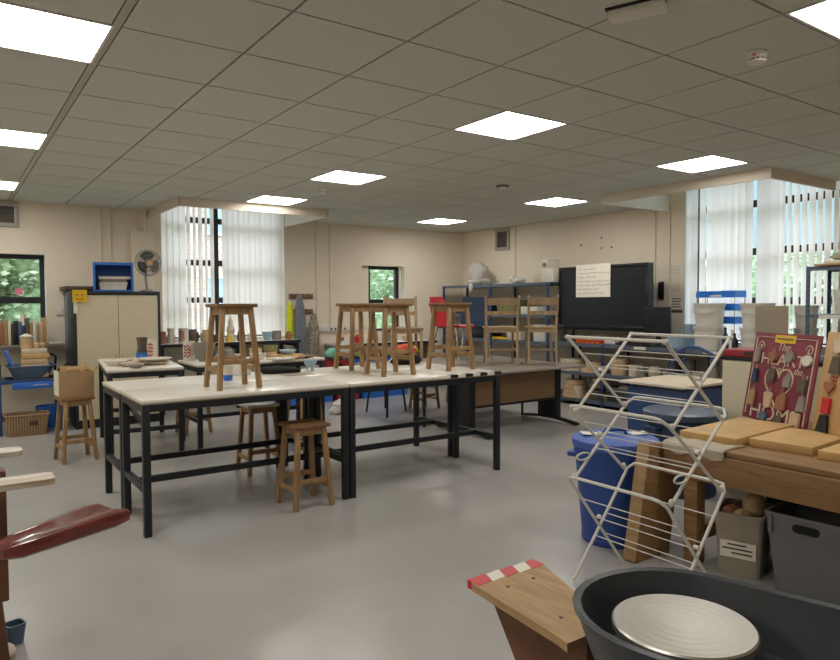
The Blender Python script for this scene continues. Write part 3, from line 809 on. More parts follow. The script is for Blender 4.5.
# left back table: plates and jug
for x, y, r, h, m, lab in [(1.32, 6.95, .105, .05, 'potwhite', 'round cream dish at the left front of the plate table'), (1.45, 6.78, .13, .035, 'claypale', 'wide wavy plate in the middle of the plate table'), (1.42, 6.55, .07, .03, 'claygrey', 'small grey saucer at the near end of the plate table'), (1.65, 6.86, .155, .03, 'claypale', 'large shallow plate below the stacked dish by the jug'), (1.45, 7.25, .11, .04, 'claypale', 'pale plate at the far left of the plate table')]:
    pot('ceramic_plate', dish_p(r, h), m, (x, y, TZ), lab, 'plate', 'plates on the table by the cabinet', 28)
pot('ceramic_plate', dish_p(.17, .03), 'potwhite', (1.65, 6.86, TZ + .032), 'cream plate stacked on the large shallow plate', 'plate', 'plates on the table by the cabinet', 28)
t = thing('grey_jug', 'grey waisted jug on the table in front of the cabinet doors', 'jug', (1.70, 7.55, TZ))
MB().lathe([(.05, 0), (.062, .05), (.045, .12), (.05, .2), (.058, .235), (.052, .235), (.044, .2), (.038, .12), (.05, .05), (.04, .01)], 20).build('jug_body', 'claydark', t)
MB().lathe([(.0632, .03), (.0632, .075), (.0615, .075), (.0615, .03)], 20, cap0=False, cap1=False).build('blue_band', 'blue', t)
def marked_pot(loc, label, r, h, m='potwhite'):
    t = thing('red_marked_jar', label, 'jar', loc, 2.9, 'cream jars with red markings')
    MB().lathe(cyl_p(r, h), 20).build('jar_body', m, t)
    k = MB()
    for i in range(4):
        z = h * (.25 + .17 * i)
        k.tube([((r + .001) * math.cos(a), (r + .001) * math.sin(a), z + .012 * math.sin(a * 9 + i)) for a in [.6 + .14 * q for q in range(9)]], .006, 5)
    k.build('red_marking', 'redink', t)
marked_pot((1.77, 7.42, TZ), 'cream jar with red markings beside the grey jug', .045, .22)
crumpled('clay_lump', 'blue', (1.70, 7.45, TZ), 'small dark blue lump at the foot of the grey jug', 'clay', [((0, 0, .03), .035, (1.3, 1, .9))])

# right back table: pots, planter, dishes
PT = TZ
for x, y, f, m, lab in [
    (2.12, 6.82, ('cyl', .06, .17), 'potwhite', None), (2.24, 6.72, ('jar', .04, .09), 'claygrey', 'small grey jar in front of the funnel shaped pot'),
    (2.16, 6.92, ('bowl', .115, .19), 'claygrey', 'funnel shaped grey pot left of the lone stool legs'),
    (2.42, 7.0, ('jar', .07, .13), 'claygrey', 'round grey jar seen between the lone stool legs'),
    (2.72, 6.95, ('cyl', .065, .11), 'clay', 'pinkish cup right of the lone stool on the back table'),
    (2.66, 6.72, ('bowl', .09, .07), 'potwhite', 'white bowl at the front of the back table, behind the lone stool')]:
    k, r, h = f
    prof = {'cyl': cyl_p(r, h), 'jar': jar_p(r, h), 'bowl': bowl_p(r, h, .007, .45)}[k]
    if lab: pot('ceramic_pot', prof, m, (x, y, PT), lab, 'pot', 'pots on the back table')
marked_pot((2.06, 7.10, PT), 'cream jar with red markings standing behind the cabinet edge', .06, .2)
t = thing('speckled_planter', 'speckled green planter on the back table below the window', 'planter', (2.92, 7.02, PT))
MB().lathe([(.055, 0), (.072, .055), (.072, .06)], 22).build('pot_base', 'clay', t)
MB().lathe([(.0735, .058), (.078, .13), (.07, .13), (.064, .06)], 22).build('pot_rim', 'potgreen', t)
GD = 'dishes at the end of the back table'
for k, (x, y, r, m, lab) in enumerate([(3.14, 6.62, .07, 'claydark', 'dark dish at the end of the back table'), (3.24, 6.70, .06, 'cardboard', 'brown saucer at the end of the back table'), (3.05, 6.60, .08, 'clay', 'flat tan dish at the front edge of the back table'), (2.40, 6.68, .1, 'claypale', 'pale dish at the left end of the pot table')]):
    pot('ceramic_dish', dish_p(r, .025), m, (x, y, PT), lab, 'dish', GD)
o = MB().bx(-.12, .12, -.09, .09, 0, .02, .004).build('clay_slab', 'potwhite', None, (2.86, 6.60, PT), .2); tag(o, 'pale flat slab at the front of the pot table', 'slab')
o = MB().bx(-.14, .14, -.1, .1, 0, .018, .003).build('wooden_bat', 'mdf', None, (3.15, 7.06, PT), .15); tag(o, 'thin wooden bat behind the speckled planter', 'board')
pot('ceramic_bowl', bowl_p(.1, .05), 'potblue', (3.14, 7.06, PT + .018), 'pale blue bowl on the thin wooden bat', 'bowl')
pot('ceramic_bowl', bowl_p(.08, .045), 'claypale', (2.57, 7.05, PT), 'pale shallow bowl at the back of the pot table', 'bowl')
# ------------------------------------------------------------------ cabinet corner
t = thing('tambour_cabinet', 'black framed cabinet with two cream ribbed doors against the back wall', 'cabinet', (1.67, 8.79, 0))
W2, D2, CH = .475, .24, 1.585
c = MB().bx(-W2, -W2 + .03, -D2, D2, 0, CH, .003).bx(W2 - .03, W2, -D2, D2, 0, CH, .003).bx(-W2 + .03, W2 - .03, -D2, D2, CH - .045, CH, .003).bx(-W2 + .03, W2 - .03, -D2 + .02, D2, 0, .10).bx(-W2 + .03, W2 - .03, D2 - .01, D2, .1, CH - .045)
c.build('cabinet_body', 'blackframe', t)
for s in (-1, 1):
    d = MB(); n = 36; x0, x1 = (-W2 + .03, -.003) if s < 0 else (.003, W2 - .03); w = (x1 - x0) / n
    for k in range(n): d.bx(x0 + k * w, x0 + (k + 1) * w, -D2 + .006, -D2 + .018, .10, CH - .045, .0012)
    do = d.build('door', 'tambour', t)
    MB().bx(s * .035 - .008, s * .035 + .008, -D2 - .014, -D2 + .008, .74, .84, .003).build('handle', 'gridbar', do)
o = MB().bx(-.06, .06, -.006, 0, -.06, .06).use('yellow')
t = thing('smiley_note', 'yellow paper square with a smiley face on the cabinet corner', 'note', (1.26, 8.545, 1.53))
MB().bx(-.075, .075, -.006, .0, -.07, .07).build('note_paper', 'yellow', t)
k = MB()
for s in (-1, 1): k.box((s * .028, -.0075, .012), (.014, .004, .018))
k.tube([(.04 * math.cos(a), -.0075, -.012 + .03 * math.sin(a)) for a in [PI + .2 + .27 * q for q in range(11)]], .004, 5)
k.build('smiley_face', 'redink', t)
o = MB().bx(-.02, .02, -.004, 0, -.09, .09).build('paper_note', 'paper', None, (1.215, 8.548, 1.42)); tag(o, 'white paper slip below the yellow smiley note', 'note')
t = thing('tall_cupboard', 'dark wooden cupboard half hidden behind the left side of the black cabinet', 'cupboard', (1.51, 9.34, 0))
MB().bx(-.27, .27, -.27, .27, 0, 1.60, .003).build('cupboard_body', 'shelfgrey', t)
MB().bx(-.32, .36, -.30, .28, 1.60, 1.655, .006).build('cornice', 'darkwood', t)
# blue crate on its side with papers
t = thing('blue_crate', 'blue plastic crate lying on its side on the black cabinet', 'crate', (1.67, 8.785, CH), -.2)
w, h, d, th = .205, .33, .17, .012
f = MB().bx(-w, w, -d, d, 0, th).bx(-w, w, -d, d, h - th, h).bx(-w, -w + th, -d, d, th, h - th).bx(w - th, w, -d, d, th, h - th).bx(-w + th, w - th, d - th, d, th, h - th)
f.bx(-w - .012, w + .012, -d - .012, -d + .006, h - .02, h + .012).bx(-w - .012, w + .012, -d - .012, -d + .006, 0, .02).bx(-w - .012, -w + .012, -d - .012, -d + .006, .02, h - .02).bx(w - .012, w + .012, -d - .012, -d + .006, .02, h - .02)
f.build('crate_body', 'blue', t)
CRX, CRY = 1.645, 8.785
PG = 'paper stacks in the blue crate'
for k, (z, hh, m, sx, lab) in enumerate([(th, .05, 'paper', .15, 'bottom thick white paper stack in the blue crate'), (th + .05, .05, 'potwhite', .16, 'second paper stack in the blue crate'), (th + .10, .035, 'claygrey', .15, 'grey paper stack in the blue crate'), (th + .135, .03, 'paper', .18, 'thin top paper stack in the blue crate')]):
    o = MB()
    n = 5
    for q in range(n): o.box((random.uniform(-.006, .006), random.uniform(-.006, .006), hh * (q + .5) / n), (sx * 1.9, .24, hh / n * .9))
    tag(o.build('paper_stack', m, None, (1.665 + (.015 if k == 3 else 0), 8.775, CH + z + .001), -.2), lab, 'paper', PG)
# desk fan
t = thing('desk_fan', 'desk fan with dark blades on top of the black cabinet', 'fan', (2.06, 8.80, CH), math.radians(8))
MB().lathe([(.085, 0), (.09, .012), (.075, .025), (.025, .035)], 24).build('base', 'gridbar', t)
MB().tube([(0, 0, .03), (-.01, .01, .12), (-.015, .02, .26)], .016, 10).build('stand', 'gridbar', t)
fz = .355
MB().cyl((0, -.01, fz), (0, .10, fz), .045, .035, 18).build('motor', 'gridbar', t)
cg = MB()
for yy, rr in ((-.075, .055), (-.075, .10), (-.06, .145), (-.03, .162), (.0, .15), (.012, .09)): cg.tube([(rr * math.cos(a), yy, fz + rr * math.sin(a)) for a in [2 * PI * q / 32 for q in range(32)]], .0034, 5, True)
for k in range(28):
    a = 2 * PI * k / 28
    cg.tube([(r * math.cos(a), yy, fz + r * math.sin(a)) for r, yy in ((.035, -.078), (.10, -.075), (.145, -.06), (.162, -.03), (.15, 0), (.09, .012), (.04, .014))], .002, 4)
cg.build('wire_guard', 'wire', t)
MB().cyl((0, -.082, fz), (0, -.07, fz), .036, seg=20).build('guard_badge', 'fanhub', t)
for k in range(3):
    a0 = 2 * PI * k / 3 + .9
    rings = []
    for q in range(7):
        a = a0 + 1.55 * q / 6
        tw = .03 * (q / 6 - .5)
        rr = .145 - .02 * abs(q / 6 - .5) * 2
        rings.append([(.03 * math.cos(a), -.035 + tw * .4, fz + .03 * math.sin(a)), (rr * math.cos(a), -.035 + tw, fz + rr * math.sin(a)), (rr * math.cos(a), -.031 + tw, fz + rr * math.sin(a)), (.03 * math.cos(a), -.031 + tw * .4, fz + .03 * math.sin(a))])
    MB().loft(rings).build('blade', 'fanblade', t)
o = MB().bx(-.03, .03, -.02, .02, 0, .03, .006).build('white_box', 'white', None, (2.10, 8.64, CH)); tag(o, 'tiny white object on the cabinet edge beside the fan', 'box')

# window ledge with books at the left
ledge = tag(MB().bx(-.6, 1.20, 9.27, YW - .012, .925, .955, .003).build('window_ledge', 'claygrey'), 'grey ledge under the left window carrying books', 'ledge')
BK = 'books on the left window ledge'
bx_ = .30; bl = ['claydark', 'claygrey', 'mdf', 'clayred', 'cardboard', 'potwhite', 'darkwood', 'steel_dark', 'greyblue', 'navy', 'claydark', 'cardboard', 'potwhite', 'cardboard_grey', 'clay', 'pine']
names = ['dark brown', 'grey', 'low tan', 'orange brown', 'cardboard brown', 'cream', 'brown black', 'black', 'grey blue', 'navy', 'chocolate brown', 'light brown', 'white', 'grey tan', 'pinkish tan', 'pale wood coloured']
for k, m in enumerate(bl):
    w = random.uniform(.026, .044); h = random.uniform(.22, .33) if k > 2 else .2 + .02 * k
    o = thing('book', '%s spined book on the left window ledge, number %d from the left' % (names[k], k + 1), 'book', (bx_ + w / 2, 9.40, .956), 0, BK)
    o['label'] = '%s upright book in the row on the left window ledge' % names[k]
    MB().bx(-w / 2, w / 2, -.10, .09, 0, h, .002).build('cover', m, o)
    MB().bx(-w / 2 + .003, w / 2 - .003, -.09, .095, .003, h + .001 - .006).build('pages', 'paper', o)
    if k in (0, 1): o.rotation_euler = (0, -.25, 0); bx_ += .05
    bx_ += w + .003
for k, (x, r) in enumerate(((.80, .05),)):
    pot('white_vase', jar_p(.055, .36), 'potwhite', (.78, 9.56, .956), 'pale tall vase standing behind the books', 'vase')
o = MB().bx(-.08, .08, -.05, .05, 0, .02, .004).build('ceramic_tray', 'potwhite', None, (1.10, 9.36, .956)); tag(o, 'small pale tray at the right end of the window ledge', 'tray')

# blue steel stand with a grey-blue basin (old wheel stand)
t = thing('steel_stand', 'blue steel stand under the left window holding a grey basin', 'stand', (.76, 8.85, 0))
f = MB()
for x in (-.30, .30):
    for yv in (-.24, .24):
        MB().bx(x - .018, x + .018, yv - .018, yv + .018, 0, .60, .002).build('leg', 'steelblue', t)
    f.bx(x - .018, x + .018, -.222, .222, .40, .43).bx(x - .018, x + .018, -.222, .222, .565, .60)
f.bx(-.282, .282, -.258, -.222, .56, .60).bx(-.282, .282, .222, .258, .56, .60)
f.bx(-.282, .282, .222, .258, .12, .16)
f.build('frame', 'steelblue', t)
MB().bx(-.18, .21, -.266, -.259, .50, .575, .002).build('name_plate', 'blue', t)
m4 = Matrix.Translation((-.1, -.267, .625)) @ Matrix.Rotation(PI / 2, 4, 'X')
k = MB(); 
for q in range(6): k.tube([(.02 + .026 * q, -.267, .53), (.028 + .026 * q, -.267, .55), (.04 + .026 * q, -.267, .533)], .003, 4)
k.build('plate_lettering', 'white', t)
MB().tube([(.27, .1, .60), (.29, .1, .82), (.25, .1, .86), (.1, .1, .86)], .014).build('arm', 'blackframe', t)
MB().tube([(.283, -.05, .60), (.30, -.05, .68), (.40, -.12, .76)], .012).build('lever', 'blackframe', t)
t2 = thing('grey_basin', 'grey blue plastic basin resting on the blue steel stand', 'basin', (.78, 8.85, .601))
R = lambda w, d, z: [(x, y, z) for x, y in rrect(w, d, .1, 6)]
MB().loft([R(.33, .32, 0), R(.45, .42, .13), R(.485, .45, .135), R(.485, .45, .15), R(.44, .41, .15), R(.32, .31, .01)]).build('basin_body', 'greyblue', t2)
bw = tag(MB().box((0, 0, .14), (.03, .34, .28), .004, rot=Matrix.Rotation(-.3, 3, 'Y')).build('blue_board', 'blue', None, (.585, 8.88, .64)), 'blue board leaning in the grey basin at its left side', 'board')
WG = 'wood blocks stacked in the grey basin'
lv = ['lowest', 'second', 'third', 'fourth', 'topmost']
z = .614
for k, (w, d, h, m, x) in enumerate([(.27, .22, .08, 'clay', .0), (.28, .23, .065, 'claypale', .01), (.26, .22, .065, 'clay', 0), (.27, .22, .06, 'mdf', .01), (.25, .2, .05, 'claypale', 0)]):
    o = MB().box((0, 0, h / 2), (w, d, h - .002), .006, rz=random.uniform(-.12, .12)).build('plaster_slab', m, None, (.815 + x, 8.80, z)); tag(o, '%s tan slab in the pile in the grey basin' % lv[k], 'slab', WG); z += h
t = thing('lidded_jar', 'tan jar with a white lid on top of the slab pile', 'jar', (.745, 8.82, z + .001))
MB().lathe(cyl_p(.062, .13), 20).build('jar_body', 'clay', t)
MB().lathe([(.066, .131), (.07, .14), (.045, .155), (.015, .168)], 20).build('lid', 'potwhite', t)
for k, (x, hh) in enumerate(((.84, .08), (.90, .07))):
    pot('small_jar', jar_p(.035, hh), 'clay', (x, 8.80 + .03 * k, z + .001), ('small tan jar right of the taller tan jar on the pile', 'smallest tan jar at the right end of the pile')[k], 'jar')
t = thing('wicker_basket', 'brown wicker basket on the floor under the blue stand', 'basket', (.71, 8.60, 0), -.06)
openbox(MB(), .42, .30, .225, .014, .025, .05).build('basket_body', 'wicker', t)
MB().tube([(x, y, .225) for x, y in rrect(.42, .30, .05)], .012, 8, True).build('basket_rim', 'wicker', t)
MB().bx(.02, .10, -.158, -.150, .12, .16, .003).build('basket_clasp', 'darkwood', t)
crumpled('dark_cloth', 'claydark', (.65, 8.60, .12), 'dark cloth bundled in the wicker basket', 'cloth', [((0, 0, .05), .11, (1.2, .9, .5))])
t = thing('blue_bucket', 'blue plastic bucket on the floor right of the wicker basket', 'bucket', (.965, 8.94, 0))
MB().lathe([(.10, 0), (.135, .24), (.142, .24), (.142, .255), (.13, .255), (.095, .008)], 24).build('bucket_body', 'blue', t)
MB().tube([(.138 * math.cos(a), -.138 * math.sin(a) * .75, .24 - .1 * math.sin(a)) for a in [PI * q / 14 for q in range(15)]], .004, 6).build('handle', 'chrome', t)
o = MB().bx(-.14, .09, -.06, .06, 0, .16, .01).build('black_box', 'black', None, (.40, 8.85, .6155)); tag(o, 'black box on the left end of the blue stand', 'box')
# side shelf board under that box
o = tag(MB().bx(-.2, .12, -.15, .15, 0, .014).build('shelf_board', 'shelfgrey', None, (.40, 8.85, .6005)), 'grey board on the blue stand under the black box', 'board')

# ------------------------------------------------------------------ bay worktop and pots below the left window
t = thing('bay_worktop', 'dark edged worktop under the tall left window', 'worktop', (3.28, 9.32, 0))
MB().bx(-1.03, .92, -.33, .32, .875, .91, .003).build('worktop_slab', 'white', t)
MB().bx(-1.03, .92, -.342, -.33, .872, .912).build('dark_edge', 'black', t)
for x in (-1.0, 0, .89): MB().bx(x - .02, x + .02, -.3, -.26, 0, .874).bx(x - .02, x + .02, .26, .3, 0, .874).bx(x - .02, x + .02, -.26, .26, .82, .874).build('support_frame', 'steel_dark', t)
WT = .911
PB = 'pots on the window worktop'
defs = [(2.33, 9.22, cyl_p(.05, .16), 'clayred', 'reddish pot at the left end of the window worktop'), (2.46, 9.30, vase_p(.06, .2), 'potwhite', 'cream vase near the left end of the window worktop'),
        (2.74, 9.26, jar_p(.08, .18), 'claydark', 'dark brown jar on the window worktop left of the lone stool'), (2.90, 9.2, jar_p(.075, .17), 'clay', 'tan jar beside the dark brown jar on the worktop'),
        (3.04, 9.22, bowl_p(.10, .10), 'claydark', 'dark bowl on the window worktop left of the figurine'), (3.25, 9.22, [(.075, 0), (.07, .06), (.045, .12), (.06, .15), (.03, .24), (.035, .28), (.004, .36)], 'claypale', 'pale pointed figurine seen between the lone stool legs'),
        (3.38, 9.16, [(.05, 0), (.06, .06), (.045, .14), (.01, .21)], 'claydark', 'dark cone shaped pot beside the pale figurine'), (3.56, 9.24, cyl_p(.06, .10), 'potwhite', 'white beaker right of the dark cone pot'),
        (3.78, 9.2, bowl_p(.08, .12), 'potblue', 'pale blue bowl at the right of the window worktop'), (3.94, 9.24, cyl_p(.065, .13), 'claygrey', 'grey cylinder pot at the right end of the worktop'), (4.09, 9.16, jar_p(.05, .12), 'clayred', 'small brown jar at the far right of the window worktop')]
marked_pot((2.60, 9.2, .911), 'cream jar with red markings on the window worktop', .065, .2)
for x, y, prof, m, lab in defs: pot('ceramic_pot', prof, m, (x, y, WT), lab, 'pot', PB)
pot('yellow_bottle', [(.03, 0), (.03, .06), (.012, .10), (.012, .14), (.004, .145)], 'yellow', (3.17, 9.06, WT), 'small yellow bottle in front of the pale figurine', 'bottle')
t = thing('blue_bin_box', 'dark blue plastic box on the floor under the window worktop', 'box', (3.9, 9.3, 0))
openbox(MB(), .5, .4, .42, .008, .02, .03, .012).build('box_body', 'blue', t)

# coats between the window and the narrow window
for k, (z, x0, x1, lab) in enumerate(((1.545, 4.32, 4.72, 'upper brown wooden coat rail'), (1.31, 4.40, 4.72, 'lower brown wooden coat rail'))):
    t = thing('coat_rail', lab + ' on the back wall', 'coat rail', ((x0 + x1) / 2, YW, z), 0, 'brown coat rails')
    w = (x1 - x0) / 2
    MB().bx(-w, w, -.022, 0, -.04, .04, .004).build('rail_board', 'railwood', t)
    for q in range(4):
        x = -w + (q + .5) * w / 2
        MB().tube([(x, -.02, .01), (x, -.06, 0), (x, -.075, .03)], .006, 6).build('hook', 'chrome', t)
def hanging(name, label, m, x, z0, z1, wtop, wbot, cat, y=9.56, folds=5, depth=.05):
    rings = []; n = 24
    for q in range(14):
        f = q / 13; z = z1 + (z0 - z1) * f; w = wtop + (wbot - wtop) * (1 - (1 - min(1, f * 3)) ** 2)
        ring = []
        for k in range(n):
            a = 2 * PI * k / n
            r = 1 + .28 * math.sin(folds * a + f * 2.5) * min(1, f * 2)
            ring.append((w / 2 * math.cos(a) * r, depth * math.sin(a) * r, z - z1))
        rings.append(ring)
    return tag(MB().loft(rings).build(name, m, None, (x, y, z1), sharp=60), label, cat)
hanging('grey_apron', 'long blue grey apron hanging from the coat rails', 'greyfabric', 4.43, .60, 1.575, .05, .155, 'apron', 9.50)
hanging('hi_vis_vest', 'yellow high visibility vest hanging left of the grey apron', 'hivis', 4.30, .88, 1.46, .04, .10, 'vest', 9.55, 4, .035)
hanging('patterned_apron', 'patterned grey brown apron hanging on the lower coat rail', 'patfabric', 4.68, .56, 1.28, .05, .155, 'apron', 9.54)

# worktop under the narrow window with clutter below
SW0 = -.56
t = thing('sink_worktop', 'worktop with black edge under the narrow window', 'worktop', (5.45, 9.36, 0))
MB().bx(SW0, 1.30, -.25, .27, .775, .805, .003).build('worktop_slab', 'white', t)
MB().bx(SW0, 1.30, -.262, -.25, .77, .807).build('dark_edge', 'black', t)
for x in (SW0 + .03, .25, 1.27): MB().bx(x - .02, x + .02, -.2, .24, 0, .774).build('support_panel', 'claygrey', t)
for x, prof, m, lab in [(5.05, cyl_p(.05, .1), 'clayred', 'reddish pot on the worktop behind the left stool of the pair'), (5.75, jar_p(.06, .18), 'potwhite', 'white jar under the narrow window'), (5.95, cyl_p(.055, .16), 'claygrey', 'grey pot under the narrow window'), (6.30, bowl_p(.1, .09), 'clay', 'tan bowl right of the narrow window')]:
    pot('ceramic_pot', prof, m, (x, 9.34, .806), lab, 'pot', 'pots under the narrow window')
t = thing('red_kettle', 'small red object on the worktop under the socket trunking', 'kettle', (5.32, 9.30, .806)); 
MB().lathe(jar_p(.05, .13), 18).build('kettle_body', 'red', t)
def crate(label, loc, m, w=.38, d=.30, h=.30, rz=0.):
    t = thing('plastic_crate', label, 'crate', loc, rz, 'plastic crates along the back wall')
    b = openbox(MB(), w, d, h, .008, .012, .02, .014)
    b.build('crate_body', m, t)
    MB().bx(-.05, .05, -d / 2 - .016, -d / 2 - .004, h - .075, h - .045, .004).build('hand_grip', 'smoke', t)
    return t
cr = crate('blue plastic crate on the floor left of the red crate', (4.42, 8.90, 0), 'blue')
dup(cr, (5.30, 8.90, 0), 0, 'blue plastic crate on the floor right of the red crate')
dup(cr, (5.75, 8.92, 0), 0, 'blue plastic crate on the floor, rightmost of the row')
rc = crate('red plastic crate on the floor between blue crates', (4.86, 8.90, 0), 'crate_red')
dup(rc, (4.70, 8.90, .301), 0, 'red plastic crate on top of the floor crates')
dup(cr, (5.10, 8.90, .301), 0, 'blue plastic crate stacked on top, beside the stacked red crate')
dup(cr, (3.80, 8.78, 0), 0, 'blue plastic crate on the floor below the left window worktop')
dup(cr, (3.80, 8.78, .301), 0, 'blue plastic crate stacked below the left window worktop')
dup(cr, (5.52, 8.90, .301), 0, 'blue plastic crate stacked on top, right end')
crumpled('white_bags', 'bagwhite', (4.34, 8.88, .302), 'white plastic bags heaped left of the stacked red crate', 'bag', [((0, 0, .12), .14, (.9, .8, .85)), ((.02, 0, .27), .11, (1, .8, .8))])
crumpled('clear_bag', 'bagwhite', (4.90, 8.92, .602), 'white bag bulging on the stacked crates behind a stool', 'bag', [((0, 0, .13), .16, (.9, .8, .9))])
crumpled('mint_bag', 'mint', (4.66, 8.88, .602), 'mint green bag on the stacked red crate', 'bag', [((0, 0, .09), .11, (1.1, .7, .8))])
crumpled('green_bag', 'potgreen', (5.14, 8.88, .602), 'olive green bag on the stacked blue crate', 'bag', [((0, 0, .05), .11, (1.4, .8, .5))])
crumpled('grey_bag', 'claygrey', (5.52, 8.88, .602), 'grey bag on the right stacked crate', 'bag', [((0, 0, .08), .12, (1.2, .8, .7))])
crumpled('floor_bag', 'bagwhite', (4.20, 7.75, 0), 'white plastic bag on the floor behind the tables', 'bag', [((0, 0, .09), .13, (1, .9, .75)), ((.08, .02, .16), .07, (1, 1, 1)), ((-.1, 0, .05), .08, (1, 1, .7))], .25)
# ------------------------------------------------------------------ boltless shelving on the right wall
def shelving(label, x0, x1, y0, y1, zs, H, posts, postmat='steelblue', group='boltless metal shelving', dark_posts=()):
    """shelves at heights zs; posts at the y values given, front (x0) and back (x1)"""
    t = thing('shelving_unit', label, 'shelving', ((x0 + x1) / 2, (y0 + y1) / 2, 0), 0, group)
    cx, cy = (x0 + x1) / 2, (y0 + y1) / 2
    for y in posts:
        for x in (x0, x1):
            s = 1 if x == x0 else -1
            p = MB().use(postmat); xx, yy = x - cx, y - cy
            p.bx(xx, xx + s * .004, yy - .02, yy + .02, 0, H)
            p.bx(xx + s * .004, xx + s * .034, yy - .002, yy + .002, 0, H)
            if x == x0:
                p.use('black')
                for q in range(int(H / .05)):
                    for sy in (-.011, .011): p.box((xx - s * .0006, yy + sy, .03 + q * .05), (.002, .007, .02))
            p.build('post', None, t)
    for z in zs:
        b = MB().bx(x0 - cx + .006, x1 - cx - .006, y0 - cy, y1 - cy, z - .014, z, .001)
        b.bx(x0 - cx + .005, x0 - cx + .008, y0 - cy, y1 - cy, z - .045, z - .014).bx(x1 - cx - .008, x1 - cx - .005, y0 - cy, y1 - cy, z - .045, z - .014)
        b.build('shelf', 'shelfgrey', t)
    return t
shelving('tall shelving with blue posts in the back right corner behind the chairs', 7.15, 7.70, 6.92, 9.50, (.10, .85, 1.25, 1.73), 1.729, (6.96, 8.22, 9.46))
SHL = 7.42
# on top of the tall shelving
b = MB(); b.sphere((0, 0, .2), .2, (.9, .95, 1.0), 18, .22); b.sphere((.02, -.14, .06), .11, (1, 1.1, .5), 14, .25); b.sphere((-.36, -.24, -.05), .05, (.6, .9, 1.5), 12, .3); b.sphere((-.24, -.18, .05), .085, (1.4, .8, .5), 12, .3)
tag(b.build('plastic_bag', 'plasticbag', None, (7.44, 8.86, 1.731), sharp=15), 'crumpled clear plastic bag bulging on top of the tall shelving', 'bag')
crumpled('plastic_wrap', 'bagwhite', (7.42, 7.85, 1.731), 'low pale heap of plastic wrap on the top shelf', 'wrapping', [((0, 0, .05), .09, (1, 1.4, .55)), ((0, .12, .08), .07, (1, 1, .8))])
t = thing('white_machine', 'white box with a round dial on the top shelf beside the screen', 'box', (7.40, 7.08, 1.731))
MB().bx(-.15, .15, -.13, .13, 0, .20, .012).build('casing', 'potwhite', t)
MB().bx(-.13, .13, .0, .13, .20, .34, .012).build('upper_casing', 'potwhite', t)
MB().cyl((-.152, .05, .26), (-.128, .05, .26), .03, seg=18).build('dial', 'claygrey', t)
o = MB().bx(-.10, .10, -.09, .09, 0, .14, .006).build('cream_box', 'claypale', None, (7.42, 7.33, 1.731)); tag(o, 'low cream box on the top shelf left of the white machine', 'box')
IS = 'things on the tall shelving'
for k, (y, z, w, h, m, n, lab) in enumerate([(9.0, 1.251, .4, .2, 'claydark', 'dark_box', 'dark box on the upper shelf of the tall shelving'), (8.55, 1.251, .26, .26, 'navy', 'navy_box', 'navy box on the upper shelf left of the middle post'),
        (7.42, 1.251, .35, .12, 'potwhite', 'white_tray', 'white tray on the upper shelf behind the wooden chair back'), (9.0, .851, .3, .25, 'claygrey', 'grey_box', 'grey box on the middle shelf at its left end'),
        (8.66, .851, .35, .15, 'black', 'black_tray', 'black tray on the middle shelf of the tall shelving'), (7.75, .851, .3, .13, 'claypale', 'pale_box', 'pale box on the middle shelf behind the wooden chair'), (7.2, .851, .24, .26, 'white', 'white_carton', 'white carton on the middle shelf beside the screen'),
        (9.1, .101, .4, .3, 'cardboard', 'cardboard_box', 'cardboard box on the bottom shelf of the tall shelving')]):
    o = MB().bx(-.2, .2, -w / 2, w / 2, 0, h, .006).build(n, m, None, (7.42, y, z + .001)); tag(o, lab, 'box', IS)
t = thing('woven_basket', 'brown speckled basket on the upper shelf behind the wooden chair', 'basket', (7.40, 7.95, 1.251))
openbox(MB(), .34, .5, .22, .012, .02, .05).build('basket_body', 'potgreen', t)
o = MB().bx(-.2, .2, -.22, .22, 0, .03, .004).build('yellow_folder', 'yellow', None, (7.43, 8.12, .852)); tag(o, 'yellow folder on the middle shelf of the tall shelving', 'folder')
crumpled('clear_bags', 'bagwhite', (7.40, 7.85, .101), 'pile of clear plastic bags on the bottom shelf', 'bag', [((0, 0, .12), .16, (1, 1.4, .75)), ((0, -.3, .10), .13, (1, 1, .75))])

# lower unit below the screen and window
shelving('long low shelving with blue posts below the big screen', 7.15, 7.70, 3.42, 6.86, (.10, .47, .87), .868, (3.46, 4.75, 5.96, 6.82), group='boltless metal shelving')
for k, (y, z) in enumerate(((5.36, .849), (5.30, .449), (4.4, .849))):
    o = MB().bx(-.004, 0, -.09, .09, -.018, .018).build('shelf_label', 'white', None, (7.146, y, z)); tag(o, ('white label on the top edge of the low shelving', 'white label on the middle shelf edge of the low shelving', 'white label on the low shelving below the buckets')[k], 'label', 'shelf edge labels')
BW = 'bisque ware on the low shelving'
def ware(y, z, kind, r, h, m, lab, x=7.31):
    prof = {'jar': jar_p(r, h), 'cyl': cyl_p(r, h), 'bowl': bowl_p(r, h), 'dish': dish_p(r, h), 'vase': vase_p(r, h), 'slab': [(r, 0), (r, h), (r * .96, h)]}[kind]
    pot('bisque_pot', prof, m, (x, y, z), lab, 'pot', BW)
z1, z2 = .471, .101
for k in range(3): ware(6.62, z1 + .055 * k, 'slab', .17, .05, 'claypale', ('lowest', 'middle', 'top')[k] + ' round slab in the pile at the left end of the low shelving')
for k in range(3): ware(6.25 - .02 * k, z1 + .048 * k, 'slab', .16 - .015 * k, .044, 'clay', ('bottom', 'middle', 'top')[k] + ' tan slab in the pile left of the blue post')
ware(5.80, z1, 'cyl', .11, .15, 'clay', 'tan cylinder pot right of the slab piles')
ware(5.80, z1 + .155, 'slab', .12, .06, 'clay', 'round slab lying on the tan cylinder pot')
ware(5.55, z1, 'cyl', .09, .15, 'claypale', 'pale open pot beside the tan cylinder pot', 7.32)
ware(5.25, z1, 'jar', .085, .15, 'claypale', 'small cream round jar alone on the low shelving')
ware(5.00, z1, 'vase', .07, .2, 'claydark', 'dark vase right of the small cream jar')
